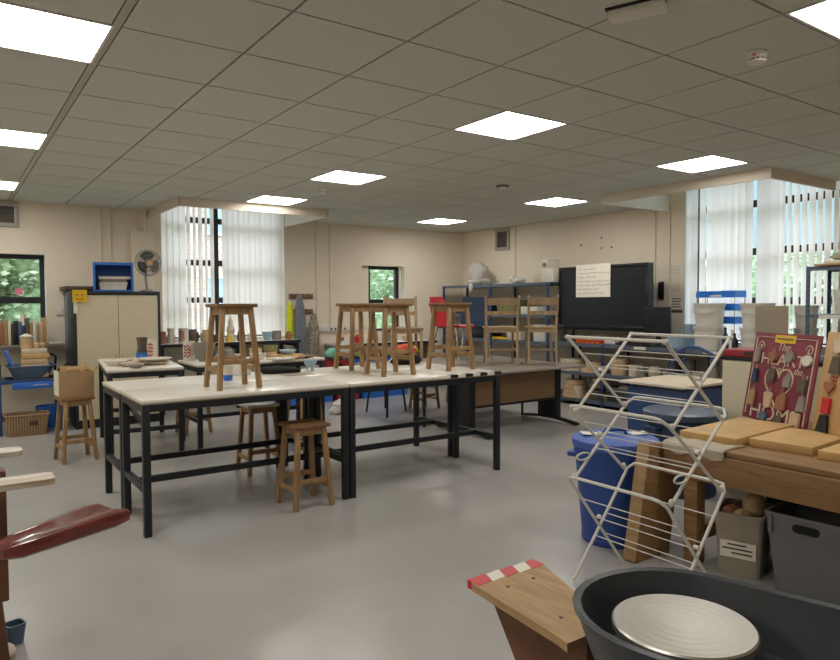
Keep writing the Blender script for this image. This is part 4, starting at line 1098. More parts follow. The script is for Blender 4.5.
ware(4.90, z1, 'cyl', .07, .24, 'claygrey', 'tall grey cylinder on the low shelving near the blue post', 7.52)
ware(4.45, z1, 'vase', .07, .28, 'claygrey', 'tall grey vase on the low shelving')
ware(4.22, z1, 'jar', .10, .28, 'claydark', 'tall dark jar on the low shelving below the buckets')
ware(5.12, z1, 'cyl', .08, .26, 'claydark', 'tall dark pot at the back behind the small cream jar', 7.55)
for y_, z_, kd_, r_, h_, m_, lab_ in [(6.45, z2, 'cyl', .07, .16, 'claypale', 'pale cylinder on the bottom shelf between the slab pile and the drum pot'), (5.98, z2, 'bowl', .06, .08, 'clay', 'small tan bowl on the bottom shelf beside the grey crate'), (5.40, z1, 'cyl', .05, .13, 'claygrey', 'small grey cylinder left of the small cream jar'), (4.62, z1, 'bowl', .05, .10, 'claypale', 'pale cup in front of the tall grey vase'), (3.95, z1, 'jar', .09, .2, 'claypale', 'pale jar on the low shelving below the right bucket stack'), (3.70, z1, 'cyl', .09, .18, 'clay', 'tan pot at the near end of the low shelving')]:
    ware(y_, z_, kd_, r_, h_, m_, lab_, 7.24)
crumpled('clear_bag', 'bagwhite', (7.38, 4.66, z1), 'small clear bag on the low shelving beside the blue post', 'bag', [((0, 0, .06), .09, (1, 1.4, .7))])
for k in range(4): ware(6.55, z2 + .06 * k, 'slab', .19 - .015 * k, .056, 'clay', ('lowest', 'second', 'third', 'topmost')[k] + ' slab in the bottom shelf pile at the left end')
ware(6.15, z2, 'cyl', .13, .14, 'claydark', 'dark drum pot on the bottom shelf')
ware(6.15, z2 + .145, 'bowl', .12, .07, 'claypale', 'pale bowl on the dark drum pot')
ware(6.15, z2 + .22, 'jar', .08, .10, 'claypale', 'pale round jar topping the bottom shelf pots')
t = thing('grey_crate', 'dark grey slatted crate on the bottom shelf of the low shelving', 'crate', (7.36, 5.72, .101))
openbox(MB(), .34, .42, .20, .01, .01, .02, .012).build('crate_body', 'crategrey', t)
s = MB()
for q in range(5): s.bx(-.175, -.171, -.18, .18, .03 + q * .03, .042 + q * .03)
s.build('slots', 'smoke', t)
crumpled('cream_cloth', 'claypale', (7.36, 5.72, .20), 'pale lump showing above the dark grey slatted crate', 'cloth', [((0, 0, .08), .1, (1, 1.2, .5))])
for k, (y, w) in enumerate(((5.15, .5), (4.55, .5))):
    o = MB().bx(-.2, .2, -w / 2, w / 2, 0, .3, .01).build('black_box', 'smoke', None, (7.44, y, .101)); tag(o, ('black box on the bottom shelf right of the grey crate', 'black box on the bottom shelf below the shelf label, farther right')[k], 'box', 'black boxes on the bottom shelf')
# on top of the lower unit, below the screen
ZT = .871
t = thing('pen_pot', 'green pot of brushes below the left end of the screen', 'pot', (7.30, 6.66, ZT))
MB().lathe(cyl_p(.05, .09), 16).build('pot_body', 'potgreen', t)
k = MB()
for q in range(7): a = q * .9; k.cyl((.02 * math.cos(a), .02 * math.sin(a), .02), (.05 * math.cos(a), .06 * math.sin(a), .18 + .02 * (q % 3)), .005, seg=6)
k.build('brushes', 'darkwood', t)
t = thing('red_tray', 'red and yellow speckled tray below the left half of the screen', 'tray', (7.24, 6.22, ZT))
openbox(MB(), .16, .46, .075, .006, .008, .02).build('tray_body', 'orange', t)
k = MB()
for q in range(9): k.box((-.0805, -.18 + .045 * q, .02 + .03 * (q % 2)), (.004, .016, .014))
k.build('yellow_dots', 'yellow', t)
o = MB().bx(-.06, .06, -.12, .12, 0, .08, .008).build('cream_carton', 'claypale', None, (7.46, 6.30, ZT)); tag(o, 'cream carton behind the red tray', 'box')
o = MB().bx(-.05, .05, -.1, .1, 0, .06, .008).build('white_dispenser', 'white', None, (7.28, 5.92, ZT + .0)); tag(o, 'small white box below the screen, right of the red tray', 'box')
o = MB().bx(-.05, .05, -.07, .07, 0, .09, .008).build('blue_carton', 'greyblue', None, (7.50, 5.86, ZT)); tag(o, 'small grey blue carton right of the red tray', 'box')
o = MB().bx(-.065, .065, -.215, .215, 0, .03, .004)
t = thing('keyboard', 'black keyboard on the low shelving in front of the small monitor', 'keyboard', (7.235, 5.54, ZT))
o.build('keyboard_body', 'black', t)
k = MB()
for a in range(4):
    for q in range(13): k.box((-.045 + a * .03, -.19 + q * .0317, .032), (.022, .025, .006))
k.build('keys', 'blackframe', t)

# big interactive screen
t = thing('interactive_screen', 'large black touch screen on the right wall', 'screen', (7.35, 6.115, 1.493), 0)
W, H = 1.518, .885
b = MB(); b.bx(-.05, .06, -W / 2, W / 2, -H / 2, H / 2, .008)
b.build('casing', 'blackframe', t)
b = MB(); e = .045
b.bx(-.062, -.048, -W / 2, W / 2, -H / 2, -H / 2 + e * 1.5, .003).bx(-.062, -.048, -W / 2, W / 2, H / 2 - e, H / 2, .003).bx(-.062, -.048, -W / 2, -W / 2 + e, -H / 2 + e * 1.5, H / 2 - e, .003).bx(-.062, -.048, W / 2 - e, W / 2, -H / 2 + e * 1.5, H / 2 - e, .003)
b.build('bezel', 'blackgloss', t)
MB().bx(-.054, -.050, -W / 2 + e, W / 2 - e, -H / 2 + e * 1.5, H / 2 - e).build('display', 'screen', t)
MB().bx(.06, .395, -.3, .3, -.25, .25).build('wall_mount', 'black', t)
t = thing('handwritten_poster', 'cream sheet of handwriting stuck to the top of the big screen', 'poster', (7.287, 6.24, 1.718), .0)
MB().bx(-.004, .002, -.30, .30, -.215, .235).build('sheet', 'paper', t)
k = MB(); random.seed(3)
for r in range(7):
    z = .17 - .055 * r; yy = .26; end = (-.02, -.22, -.05, -.24, -.25, -.10, -.2)[r]
    while yy > end:
        wl = random.uniform(.05, .11)
        pts = [(-.0048, yy - wl * q / 8, z + random.uniform(-.011, .011)) for q in range(9)]
        k.tube(pts, .0022, 4); yy -= wl + .022
k.build('handwriting', 'ink', t)
t = thing('small_monitor', 'small black monitor beside the right end of the big screen', 'monitor', (7.255, 5.185, ZT), math.radians(6))
MB().bx(-.018, .02, -.18, .18, .16, .50, .006).build('casing', 'black', t)
MB().bx(-.0215, -.0175, -.165, .165, .175, .485).build('display', 'screen', t)
MB().box((.03, 0, .09), (.03, .06, .20)).build('stand', 'black', t)
MB().bx(-.06, .1, -.11, .11, 0, .014, .004).build('base', 'black', t)
# wall phone, notices
t = thing('wall_phone', 'black telephone handset on the wall above the small monitor', 'phone', (XW - .001, 5.47, 1.58))
MB().bx(-.03, 0, -.035, .035, -.12, .12, .01).build('cradle', 'black', t)
MB().bx(-.06, -.03, -.022, .022, -.11, .11, .012).build('handset', 'blackgloss', t)
o = tag(MB().bx(-.03, 0, -.02, .02, -.06, .06, .006).build('wall_thermostat', 'black', None, (XW - .001, 5.66, 1.53)), 'small black box on the wall left of the telephone', 'box')
def notice(label, y, z, w, h, m, lines, ink='ink'):
    t = thing('wall_notice', label, 'notice', (XW - .001, y, z), 0, 'paper notices by the window')
    MB().bx(-.003, 0, -w / 2, w / 2, -h / 2, h / 2).build('sheet', m, t)
    k = MB()
    for q in range(lines):
        zz = h / 2 - (q + .8) * h / (lines + .6); k.bx(-.0036, -.0028, -w * (.40 - .12 * ((q * 7) % 3) / 2), w * .42, zz - h / lines * .16, zz + h / lines * .16)
    k.build('printing', ink, t)
notice('white printed notice on the wall beside the right window', 5.27, 1.74, .22, .36, 'paper', 12, 'claypale')
notice('small printed notice below the larger one beside the window', 5.25, 1.42, .17, .16, 'paper', 4)
o = MB().bx(-.003, 0, -.085, .085, -.02, .02).build('wall_label', 'claydark', None, (XW - .001, 5.25, 1.31)); tag(o, 'dark strip label under the small printed notice', 'label')

# ------------------------------------------------------------------ buckets and trays before the right window
def bucket(label, loc, r=.17, h=.27, rz=0.):
    t = thing('white_bucket', label, 'bucket', loc, rz, 'white lidded buckets')
    MB().lathe([(r * .86, 0), (r * .98, h * .86), (r * 1.04, h * .86), (r * 1.04, h * .9), (r, h * .9), (r, h * .93)], 28).build('bucket_body', 'bucket', t)
    MB().lathe([(r * 1.05, h * .92), (r * 1.06, h), (r * .98, h), (r * .96, h * .985)], 28).build('lid', 'bucket', t)
    pts = [(-r * 1.05 * math.sin(a) - .004, r * 1.05 * math.cos(a), h * .80 - .07 * math.sin(a)) for a in [PI * q / 16 for q in range(17)]]
    MB().tube(pts, .004, 6).build('handle', 'gridbar', t)
    return t
b0 = bucket('lower white bucket of the stack under the blue letter trays', (7.31, 4.52, ZT))
dup(b0, (7.31, 4.52, ZT + .272), .12, 'upper white bucket of the stack under the blue letter trays')
dup(b0, (7.33, 3.96, ZT), -.1, 'lower white bucket of the stack behind the maroon sign')
dup(b0, (7.33, 3.96, ZT + .272), .2, 'upper white bucket of the stack behind the maroon sign')
dup(b0, (7.58, 3.56, ZT), 0, 'small white bucket by the window, under its twin behind the cardboard', scale=(.68, .68, 1))
dup(b0, (7.58, 3.56, ZT + .272), .1, 'small white bucket by the window, partly hidden by the brown cardboard sheet', scale=(.68, .68, .9))
o = MB().bx(-.004, .004, -.16, .16, 0, .32).build('cardboard_sheet', 'cardboard_grey', None, (7.12, 3.66, ZT + .0), math.radians(14)); o.location = (7.19, 3.73, ZT + .191)
tag(o, 'brown cardboard sheet leaning on the white buckets', 'cardboard')
o2 = MB().bx(-.13, .13, -.15, .15, 0, .189, .004).build('cardboard_box', 'cardboard', None, (7.30, 3.60, .871)); tag(o2, 'cardboard box standing under the cardboard sheet', 'box')
# letter trays
t = thing('letter_tray_stack', 'stack of bright blue letter trays in front of the right window', 'tray stack', (7.625, 4.57, ZT), 0)
for k in range(3):
    z = .30 + .155 * k
    b = MB().bx(-.12, .12, -.25, .25, z, z + .006).bx(-.12, -.112, -.25, -.08, z + .006, z + .08).bx(.112, .12, -.25, .25, z + .006, z + .08).bx(-.112, .112, -.25, -.243, z + .006, z + .08).bx(-.112, .112, .243, .25, z + .006, z + .08).bx(-.12, -.112, .08, .25, z + .006, z + .05)
    tr = b.build('tray', 'brightblue', t)
    MB().bx(-.10, .10, -.2, .2, z + .007, z + .03).build('papers', 'paper', tr)
for x in (-.11, .11):
    for y in (-.24, .24): MB().cyl((x, y, 0), (x, y, .69), .006, seg=8).build('post', 'chrome', t)
for k, (y, hh, m, lab) in enumerate([(4.30, .26, 'navy', 'navy bottle between the bucket stacks'), (4.22, .24, 'white', 'white bottle between the bucket stacks'), (4.19, .2, 'black', 'black bottle between the bucket stacks')]):
    pot('spray_bottle', [(.035, 0), (.037, hh * .6), (.014, hh * .8), (.014, hh), (.003, hh + .004)], m, (7.28, y, ZT), lab, 'bottle', 'bottles between the buckets')
t = thing('wash_bowl', 'pale blue translucent basin on the low shelving left of the buckets', 'basin', (7.36, 4.92, ZT))
openbox(MB(), .34, .26, .16, .006, .03, .07, .01).build('basin_body', 'potblue', t)
t = thing('blue_jug', 'pale blue plastic jug standing behind the washing basin', 'jug', (7.60, 4.96, ZT))
MB().lathe([(.06, 0), (.075, .28), (.07, .28), (.055, .01)], 20).build('jug_body', 'potblue', t)
MB().tube([(0, .07, .25), (0, .13, .22), (0, .13, .1), (0, .065, .07)], .01).build('handle', 'potblue', t)

# shelving at the right edge of the photo
shelving('tall metal shelving at the right edge in front of the window', 7.16, 7.62, 2.30, 3.37, (.10, .55, .87, 1.30, 1.78), 1.779, (2.34, 3.35), 'greyblue', 'boltless metal shelving')
o = MB().bx(-.24, .24, -.36, .36, 0, .02, .003).build('wooden_board', 'pine', None, (7.38, 2.93, 1.782), .04); tag(o, 'wooden board on the top shelf at the right edge', 'board')
o = MB().bx(-.22, .22, -.30, .30, 0, .03, .004).build('paper_pile', 'paper', None, (7.37, 2.90, 1.803), -.06); tag(o, 'pile of papers on the wooden board at the right edge', 'papers')
crumpled('cloth_bundle', 'cloth', (7.34, 3.03, 1.834), 'tan cloth bundle on the papers at the right edge', 'cloth', [((0, 0, .045), .14, (1, 1.3, .35))])
o = MB().bx(-.12, .12, -.14, .14, 0, .16, .006).build('cardboard_box', 'cardboard', None, (7.38, 2.68, 1.8345)); tag(o, 'small cardboard box topmost on the right edge shelving', 'box')
t = thing('white_tub', 'white plastic tub on the second shelf at the right edge', 'tub', (7.36, 2.93, 1.302))
openbox(MB(), .36, .42, .24, .006, .02, .05, .012).build('tub_body', 'bucket', t)
MB().cyl((-.184, .1, .15), (-.176, .1, .15), .03, seg=16).build('round_label', 'cardboard', t)
t = thing('navy_tin', 'navy tin with a white band on the white tub at the right edge', 'tin', (7.36, 2.78, 1.545))
MB().bx(-.10, .10, -.10, .10, 0, .17, .01).build('tin_body', 'navy', t)
MB().bx(-.103, .103, -.103, .103, .12, .15).build('white_band', 'white', t)
MB().bx(-.105, .105, -.105, .105, .17, .195, .006).build('lid', 'white', t)
o = tag(MB().bx(-.004, 0, -.12, .12, -.02, .02).build('shelf_label', 'white', None, (7.158, 3.12, 1.275)), 'white label on the second shelf edge at the right edge', 'label', 'shelf edge labels')
# ------------------------------------------------------------------ bins, trolley, cream cabinet
def dustbin(label, loc, m, lidm, r=.245, h=.60, rz=0.):
    t = thing('dustbin', label, 'bin', loc, rz, 'lidded dustbins')
    MB().lathe([(r * .80, 0), (r * .82, .03), (r * .80, .035), (r * .98, h - .07), (r * 1.01, h - .07), (r * 1.01, h), (r * .97, h), (r * .78, .01)], 36).build('bin_body', m, t)
    for s in (0, PI):
        a = s + 2.6
        MB().box((r * 1.03 * math.cos(a), r * 1.03 * math.sin(a), h - .10), (.06, .13, .03), .008, rz=a).build('side_handle', m, t)
    ld = MB().lathe([(r * 1.05, h - .03), (r * 1.06, h + .012), (r * .98, h + .022), (r * .4, h + .035), (.02, h + .036)], 36).build('lid', lidm, t)
    MB().tube([(-.07, .0, h + .03), (-.055, 0, h + .062), (.055, 0, h + .062), (.07, 0, h + .03)], .012).build('lid_handle', m, ld)
    return t, ld
d1, ld = dustbin('blue lidded dustbin standing in front of the wooden bench end', (3.275, 2.63, 0), 'binblue', 'lidblue', .238, .60, -.6)
k = MB().box((-.13, .02, .636), (.13, .10, .002), rot=Matrix.Rotation(.07, 3, 'Y')).box((.14, .03, .635), (.12, .09, .002), rot=Matrix.Rotation(-.07, 3, 'Y'))
k.build('paper_label', 'paper', d1)['label'] = 'white paper labels on the lid'
dustbin('dark navy lidded dustbin behind the bench, below the white board', (4.52, 2.99, 0), 'navy', 'slate', .28, .60, .3)
t = thing('blue_trolley', 'blue steel trolley with a white board top behind the navy bin', 'trolley', (5.38, 3.63, 0), 0)
MB().bx(-.34, .34, -.28, .28, .12, .68, .01).build('trolley_body', 'steelblue', t)
MB().bx(-.40, .40, -.33, .33, .70, .725, .008).build('top_board', 'claypale', t)
MB().bx(-.3, .3, -.24, .24, .68, .70).build('riser', 'edge', t)
MB().tube([(.36, .30, .5), (.36, .30, .85), (.36, .24, .95), (.36, .14, 1.0), (.36, .02, 1.0), (.36, -.10, .95), (.36, -.14, .84)], .018, 10).build('handle', 'steelblue', t)
for sx in (-1, 1):
    for sy in (-1, 1): MB().cyl((sx * .28, sy * .22 - .015, .06), (sx * .28, sy * .22 + .015, .06), .058, seg=18).bx(sx * .28 - .01, sx * .28 + .01, sy * .22 - .02, sy * .22 + .02, .06, .125).build('caster', 'black', t)
t = thing('cream_cabinet', 'cream cabinet with a dark top behind the maroon sign', 'cabinet', (5.13, 2.56, 0))
MB().bx(-.24, .24, -.40, .35, 0, .985, .004).build('cabinet_body', 'tambour', t)
MB().bx(-.25, .25, -.41, .36, .985, 1.01, .004).build('cabinet_top', 'black', t)
t = thing('red_box', 'flat dark red box lying on the cream cabinet', 'box', (5.06, 2.66, 1.011))
MB().bx(-.17, .17, -.20, .25, 0, .055, .006).build('box_body', 'crate_red', t)
MB().bx(-.1715, -.169, -.06, .08, .012, .042).build('box_mark', 'darkwood', t)

# ------------------------------------------------------------------ wooden bench
BZ = .655
t = thing('wooden_bench', 'heavy wooden workbench at the right carrying wooden boards', 'workbench', (3.88, 1.40, 0))
X0, X1, Y0, Y1 = 3.27 - 3.88, 4.55 - 3.88, .30 - 1.40, 2.295 - 1.40
MB().bx(X0, X1, Y0, Y1, BZ - .03, BZ, .006).build('bench_top', 'bench', t)
MB().bx(X0 - .01, X0 + .03, Y0, Y1 - .005, BZ - .185, BZ - .031, .012).build('apron', 'bench', t)
MB().bx(X0 + .03, X1 - .04, Y1 - .05, Y1 - .01, BZ - .155, BZ - .031, .006).build('apron', 'bench', t)
for x in (X0 + .07, X1 - .07):
    for y in (Y1 - .155, Y0 + .1): MB().bx(x - .04, x + .04, y - .04, y + .04, 0, BZ - .031, .005).build('leg', 'bench', t)
MB().bx(X0 + .07 + .04, X1 - .11, Y1 - .185, Y1 - .125, .12, .20).bx(X1 - .09, X1 - .05, Y0 + .14, Y1 - .20, .12, .20).build('stretcher', 'bench', t)
o = tag(MB().bx(3.90, 3.93, .5, 2.04, 0, .60).build('shade_sheet', 'smoke'), 'added dark sheet standing in for the shade below the wooden bench', 'sheet')  # added near-black sheet that stands in for the shade under the bench
BG = 'wooden boards on the bench'
def pboard(x0, x1, y0, y1, rz, lab):
    o = MB(); o.bx(-(x1 - x0) / 2, (x1 - x0) / 2, -(y1 - y0) / 2, (y1 - y0) / 2, 0, .044, .004)
    tag(o.build('wooden_board', 'mdf', None, ((x0 + x1) / 2, (y0 + y1) / 2, BZ + .001), rz), lab, 'board', BG)
pboard(3.40, 4.08, 1.96, 2.29, .05, 'square wooden board at the far end of the bench, left of the others')
pboard(3.50, 3.98, 1.62, 1.935, .06, 'middle square wooden board on the bench in front of the maroon sign')
pboard(3.48, 4.02, 1.18, 1.58, .05, 'wooden board on the bench cut off by the right edge of the photo')
cl = MB(); rings = []
for q in range(13):
    y = .22 - .44 * q / 12; w = .004 * math.sin(q * 1.7)
    y *= .8
    rings.append([(-.10, y, .004), (.0, y, .010 + w), (.10, y, .006), (.118 + w, y, -.004), (.122 + w, y, -.045 - .012 * math.sin(q * .9)), (.112 + w, y, -.045 - .012 * math.sin(q * .9)), (.108 + w, y, -.006), (.0, y, .002), (-.10, y, .0)])
cl.loft(rings)
o = cl.build('canvas_cloth', 'cloth', None, (3.365, 2.10, BZ + .001), PI); tag(o, 'grey canvas cloth draped over the front edge of the bench', 'cloth')
t = thing('wooden_plank', 'thick brown wooden plank leaning between the blue bin and the bench', 'plank', (3.04, 2.338, 0)); t.rotation_euler = (0, .19, 0)
MB().bx(0, .30, -.038, .038, .008, .66, .003).build('panel_board', 'bench', t)  # shade on the broad face is put into this darker wood
MB().bx(-.006, .0, -.039, .039, .008, .66, .001).build('edge_face', 'plank', t)

# boxes under the bench
def scrapbox(name, label, loc, rz, w, d, h, m, taper):
    t = thing(name, label, 'box', loc, rz)
    openbox(MB(), w, d, h, .006, taper, .03, .014).build('box_body', m, t)
    return t
sb = scrapbox('scrap_box', 'pale grey box with a white label and clay scraps under the bench', (3.46, 1.925, 0), PI / 2 + .32, .235, .30, .33, 'binbox', .015)
# front of the box faces local +Y
k = MB().bx(-.085, .085, .145, .150, .10, .185).build('label', 'paper', sb); k['label'] = 'white printed label'
k = MB()
for q, (a, b_) in enumerate(((-.04, .05), (-.07, .075), (-.07, .03))): k.bx(a, b_, .1495, .1515, .165 - q * .022, .173 - q * .022)
k.build('label_printing', 'ink', sb)
SCG = 'clay scraps in the pale grey box'
o = MB().sphere((0, 0, .05), .06, (1, 1, 1.1), 16, .05); tag(o.build('clay_ball', 'clay', None, (3.48, 1.88, .30)), 'round pinkish lump on the scraps in the pale grey box', 'clay')
for k, (x, y, r, m, lab) in enumerate([(3.42, 1.975, .045, 'clayred', 'reddish scrap at the left of the pale grey box'), (3.40, 1.90, .045, 'clay', 'tan scrap in front in the pale grey box'), (3.51, 1.95, .055, 'claydark', 'dark scrap at the back of the pale grey box')]):
    crumpled('clay_scrap', m, (x, y, .29), lab, 'clay', [((0, 0, .02), r, (1.2, .9, .6))])
gb = scrapbox('grey_crate', 'tall grey plastic crate with a hand slot under the bench', (3.47, 1.545, 0), PI / 2 + .08, .38, .36, .40, 'crategrey', .035)
MB().tube([(x, .181 - .0, z) for x, z in rrect(.11, .030, .014, 3, 0, .345)], .005, 6, True).bx(-.045, .045, .166, .180, .333, .357).build('hand_slot', 'smoke', gb)
for s_ in (-1, 1): MB().bx(s_ * .16 - .01, s_ * .16 + .01, .172, .190, .30, .395, .003).build('corner_rib', 'crategrey', gb)
rb = scrapbox('red_crate', 'red plastic crate under the bench at the right edge of the photo', (3.46, 1.08, 0), PI / 2, .38, .36, .26, 'crate_red', .02)
crumpled('dark_sack', 'black', (3.50, 1.08, .16), 'dark sack lying in the red crate under the bench', 'bag', [((0, 0, .06), .11, (1, 1.1, .8))])

# ------------------------------------------------------------------ signs leaning at the back of the bench
def lean(o, x, z): o.rotation_euler = (x, 0, o.rotation_euler[2])
SGX, SGY, SGR, TILT = 4.225, 2.185, math.radians(240.6), -.17
sg = thing('maroon_sign', 'maroon board with cream lettering and hanging clay pieces on the bench', 'sign', (SGX, SGY, BZ + .004), SGR)
sg.rotation_euler = (TILT, 0, SGR)
SW, SH = .64, .575
MB().bx(-SW / 2, SW / 2, 0, .012, 0, SH, .003).build('board', 'sign', sg)
def up(u, v): return Matrix.Translation(((u - .5) * SW, -.0012, (1 - v) * SH)) @ Matrix.Rotation(PI / 2, 4, 'X')
MB().bar((0, .014, .40), (0, .17, .028), .03, .012, up=(0, 1, 0)).build('prop', 'bench', sg)
sh = Matrix(((1, .25, 0, 0), (0, 1, 0, 0), (0, 0, 1, 0), (0, 0, 0, 1)))
for word, size, m4 in (('The', .075, up(.5, .155) @ sh), ('HEART', .105, up(.5, .30) @ Matrix.Diagonal((1.35, 1, 1, 1))), ('of', .075, up(.5, .405) @ sh), ('the', .06, up(.77, .40) @ sh), ('HOME', .135, up(.5, .90) @ Matrix.Diagonal((1.3, 1, 1, 1)))):
    MB().text(word, size, m4).build('lettering', 'signcream', sg)
k = MB()
m_ = .03
pts = [(-SW / 2 + m_, -.001, .03), (-SW / 2 + m_, -.001, SH - m_), (SW / 2 - m_, -.001, SH - m_), (SW / 2 - m_, -.001, .03)]
for a, b_ in zip(pts, pts[1:]): k.bar(a, b_, .004, .009, up=(0, 1, 0)) if a[0] != b_[0] else k.bar(a, b_, .009, .004, up=(0, 1, 0))
for s in (-1, 1):
    k.tube([(s * (SW / 2 - .08 - .036 * (1 - q / 22) * math.cos(q * .42)), -.001, SH - .095 + .036 * (1 - q / 26) * math.sin(q * .42)) for q in range(20)], .0045, 5)
    k.tube([(s * (.24 - .02 * math.cos(q * .3)), -.001, .24 + .008 * q - .03 * math.sin(q * .3)) for q in range(12)], .004, 5)
hp = []
for q in range(33):
    a = 2 * PI * q / 32
    hp.append((.0085 * 16 * math.sin(a) ** 3, -.001, .25 + .0085 * (13 * math.cos(a) - 5 * math.cos(2 * a) - 2 * math.cos(3 * a) - math.cos(4 * a))))
k.tube(hp[:-1], .006, 5, True)
k.build('painted_border', 'signcream', sg)
lb = MB().bx(-.10, .10, -.004, .0, SH - .062, SH - .012).build('yellow_label', 'yellow', sg); lb['label'] = 'yellow sticker with handwriting'
k = MB(); k.tube([(-.08 + .16 * q / 30, -.0045, SH - .037 + .008 * math.sin(q * 2.1) * (1 if q % 3 else .3)) for q in range(31)], .0018, 4)
k.build('sticker_writing', 'ink', lb)
SM = Matrix.Translation((SGX, SGY, BZ + .004)) @ Matrix.Rotation(SGR, 4, 'Z') @ Matrix.Rotation(TILT, 4, 'X')
HG = 'clay pieces hung on the maroon sign'
def clay_piece(base, W, H, u, v, kind, w, h, m, label, group, off=0.):
    """flat fired clay piece hung in front of a leaning board"""
    pos = base @ Vector(((u - .5) * W, -.004, (1 - v) * H))
    t = thing('clay_piece', label, 'clay piece', pos, SGR, group); t.rotation_euler = (TILT, 0, SGR + off)
    b = MB()
    if kind == 'rect': p = rrect(w, h, .006, 2)
    elif kind == 'oval': p = [(w / 2 * math.cos(2 * PI * q / 22), h / 2 * math.sin(2 * PI * q / 22)) for q in range(22)]
    elif kind == 'house': p = [(-w / 2, -h / 2), (w / 2, -h / 2), (w / 2, h * .22), (0.1 * w, h / 2), (-w / 2, h * .12)]
    elif kind == 'lobes': p = [(-w / 2, h * .4), (-w * .3, h * .5), (-w * .05, h * .36), (w * .2, h * .5), (w * .45, h * .34), (w * .36, -h * .4), (0, -h * .5), (-w * .36, -h * .4)]
    elif kind == 'heart': p = [(w / 32 * 16 * math.sin(2 * PI * q / 24) ** 3, h / 30 * (13 * math.cos(2 * PI * q / 24) - 5 * math.cos(4 * PI * q / 24) - 2 * math.cos(6 * PI * q / 24))) for q in range(24)]
    else: p = [(-w / 2, -h / 2), (w / 2, -h / 2), (w * .3, h / 2), (-w * .3, h / 2)]
    b.prism(p, -.014, 'y', 0)
    bmesh.ops.remove_doubles(b.bm, verts=b.bm.verts[:], dist=1e-6)
    b.build('clay_body', m, t)
    MB().tube([(0, -.007, h / 2 - .012), (-.004, -.012, h / 2 + .012), (0, -.003, h / 2 + .028), (.004, -.001, h / 2 + .012), (0, -.002, h / 2 - .012)], .0022, 5).build('hanging_string', 'cloth', t)
PIECES = [(.12, .27, 'rect', .05, .12, 'claygrey', 'narrow grey clay slab, leftmost of the top row on the maroon sign', .1), (.37, .27, 'oval', .095, .085, 'clayred', 'brown oval clay disc in the top row of the maroon sign', 0), (.62, .25, 'oval', .105, .10, 'claygrey', 'grey round clay disc in the top row of the maroon sign', 0), (.88, .27, 'oval', .105, .09, 'potwhite', 'white oval clay disc at the right of the top row on the maroon sign', 0),
          (.13, .50, 'trap', .075, .12, 'navy', 'dark blue clay piece at the left of the second row on the maroon sign', 0), (.40, .47, 'rect', .075, .12, 'claydark', 'brown upright clay slab in the second row on the maroon sign', 0), (.65, .50, 'house', .085, .12, 'claygrey', 'grey pointed clay piece in the second row on the maroon sign', 0), (.87, .53, 'rect', .09, .11, 'claydark', 'dark brown slab at the right of the second row on the maroon sign', 0),
          (.14, .76, 'rect', .07, .135, 'cardboard', 'ochre clay slab at the left of the third row on the maroon sign', 0), (.41, .75, 'lobes', .115, .14, 'clay', 'pinkish lobed clay piece in the third row on the maroon sign', 0), (.61, .73, 'house', .11, .15, 'clayred', 'brown house shaped clay piece in the third row on the maroon sign', 0), (.90, .72, 'trap', .09, .12, 'claygrey', 'grey clay piece at the right of the third row on the maroon sign', 0),
          (.37, .935, 'oval', .10, .075, 'greyblue', 'slate grey oval piece at the bottom of the maroon sign', 0), (.61, .935, 'oval', .10, .07, 'claydark', 'dark oval piece at the bottom of the maroon sign', 0), (.85, .90, 'rect', .11, .12, 'clay', 'tan square piece at the bottom right of the maroon sign', 0)]
for u, v, kd, w, h, m, lab, off in PIECES: clay_piece(SM, SW, SH, u, v, kd, w * .76, h * .74, m, lab, HG)
PX, PY = 3.90, 1.64
pb = thing('pine_sign', 'pale pine board with hanging clay pieces, right of the maroon sign', 'sign', (PX, PY, BZ + .047), SGR); pb.rotation_euler = (TILT, 0, SGR)
MB().bx(-.24, .24, 0, .014, 0, .56, .004).build('board', 'pine', pb)
PM = Matrix.Translation((PX, PY, BZ + .047)) @ Matrix.Rotation(SGR, 4, 'Z') @ Matrix.Rotation(TILT, 4, 'X')
MB().bar((0, .016, .40), (0, .17, .028), .03, .012, up=(0, 1, 0)).build('prop', 'bench', pb)
k = MB()
for q in range(6): k.sphere((-.15 + .02 * (q % 3), -.003, .31 - .02 * (q // 3)), .006, seg=8)
k.build('red_dots', 'red', pb)
for u, v, kd, w, h, m, lab in [(.24, .14, 'lobes', .09, .10, 'claypale', 'pale animal shaped clay piece at the top of the pine board'), (.24, .33, 'trap', .10, .12, 'claydark', 'dark clay piece second from the top on the pine board'), (.20, .55, 'heart', .10, .09, 'clayred', 'brown heart shaped clay piece on the pine board'), (.20, .74, 'rect', .075, .11, 'red', 'red and white clay piece on the pine board'), (.20, .92, 'trap', .11, .12, 'black', 'black clay piece at the foot of the pine board'), (.52, .72, 'oval', .09, .10, 'clay', 'tan oval clay piece at the right edge of the photo on the pine board')]:
    clay_piece(PM, .48, .56, u, v, kd, w * .8, h * .8, m, lab, 'clay pieces hung on the pine board')

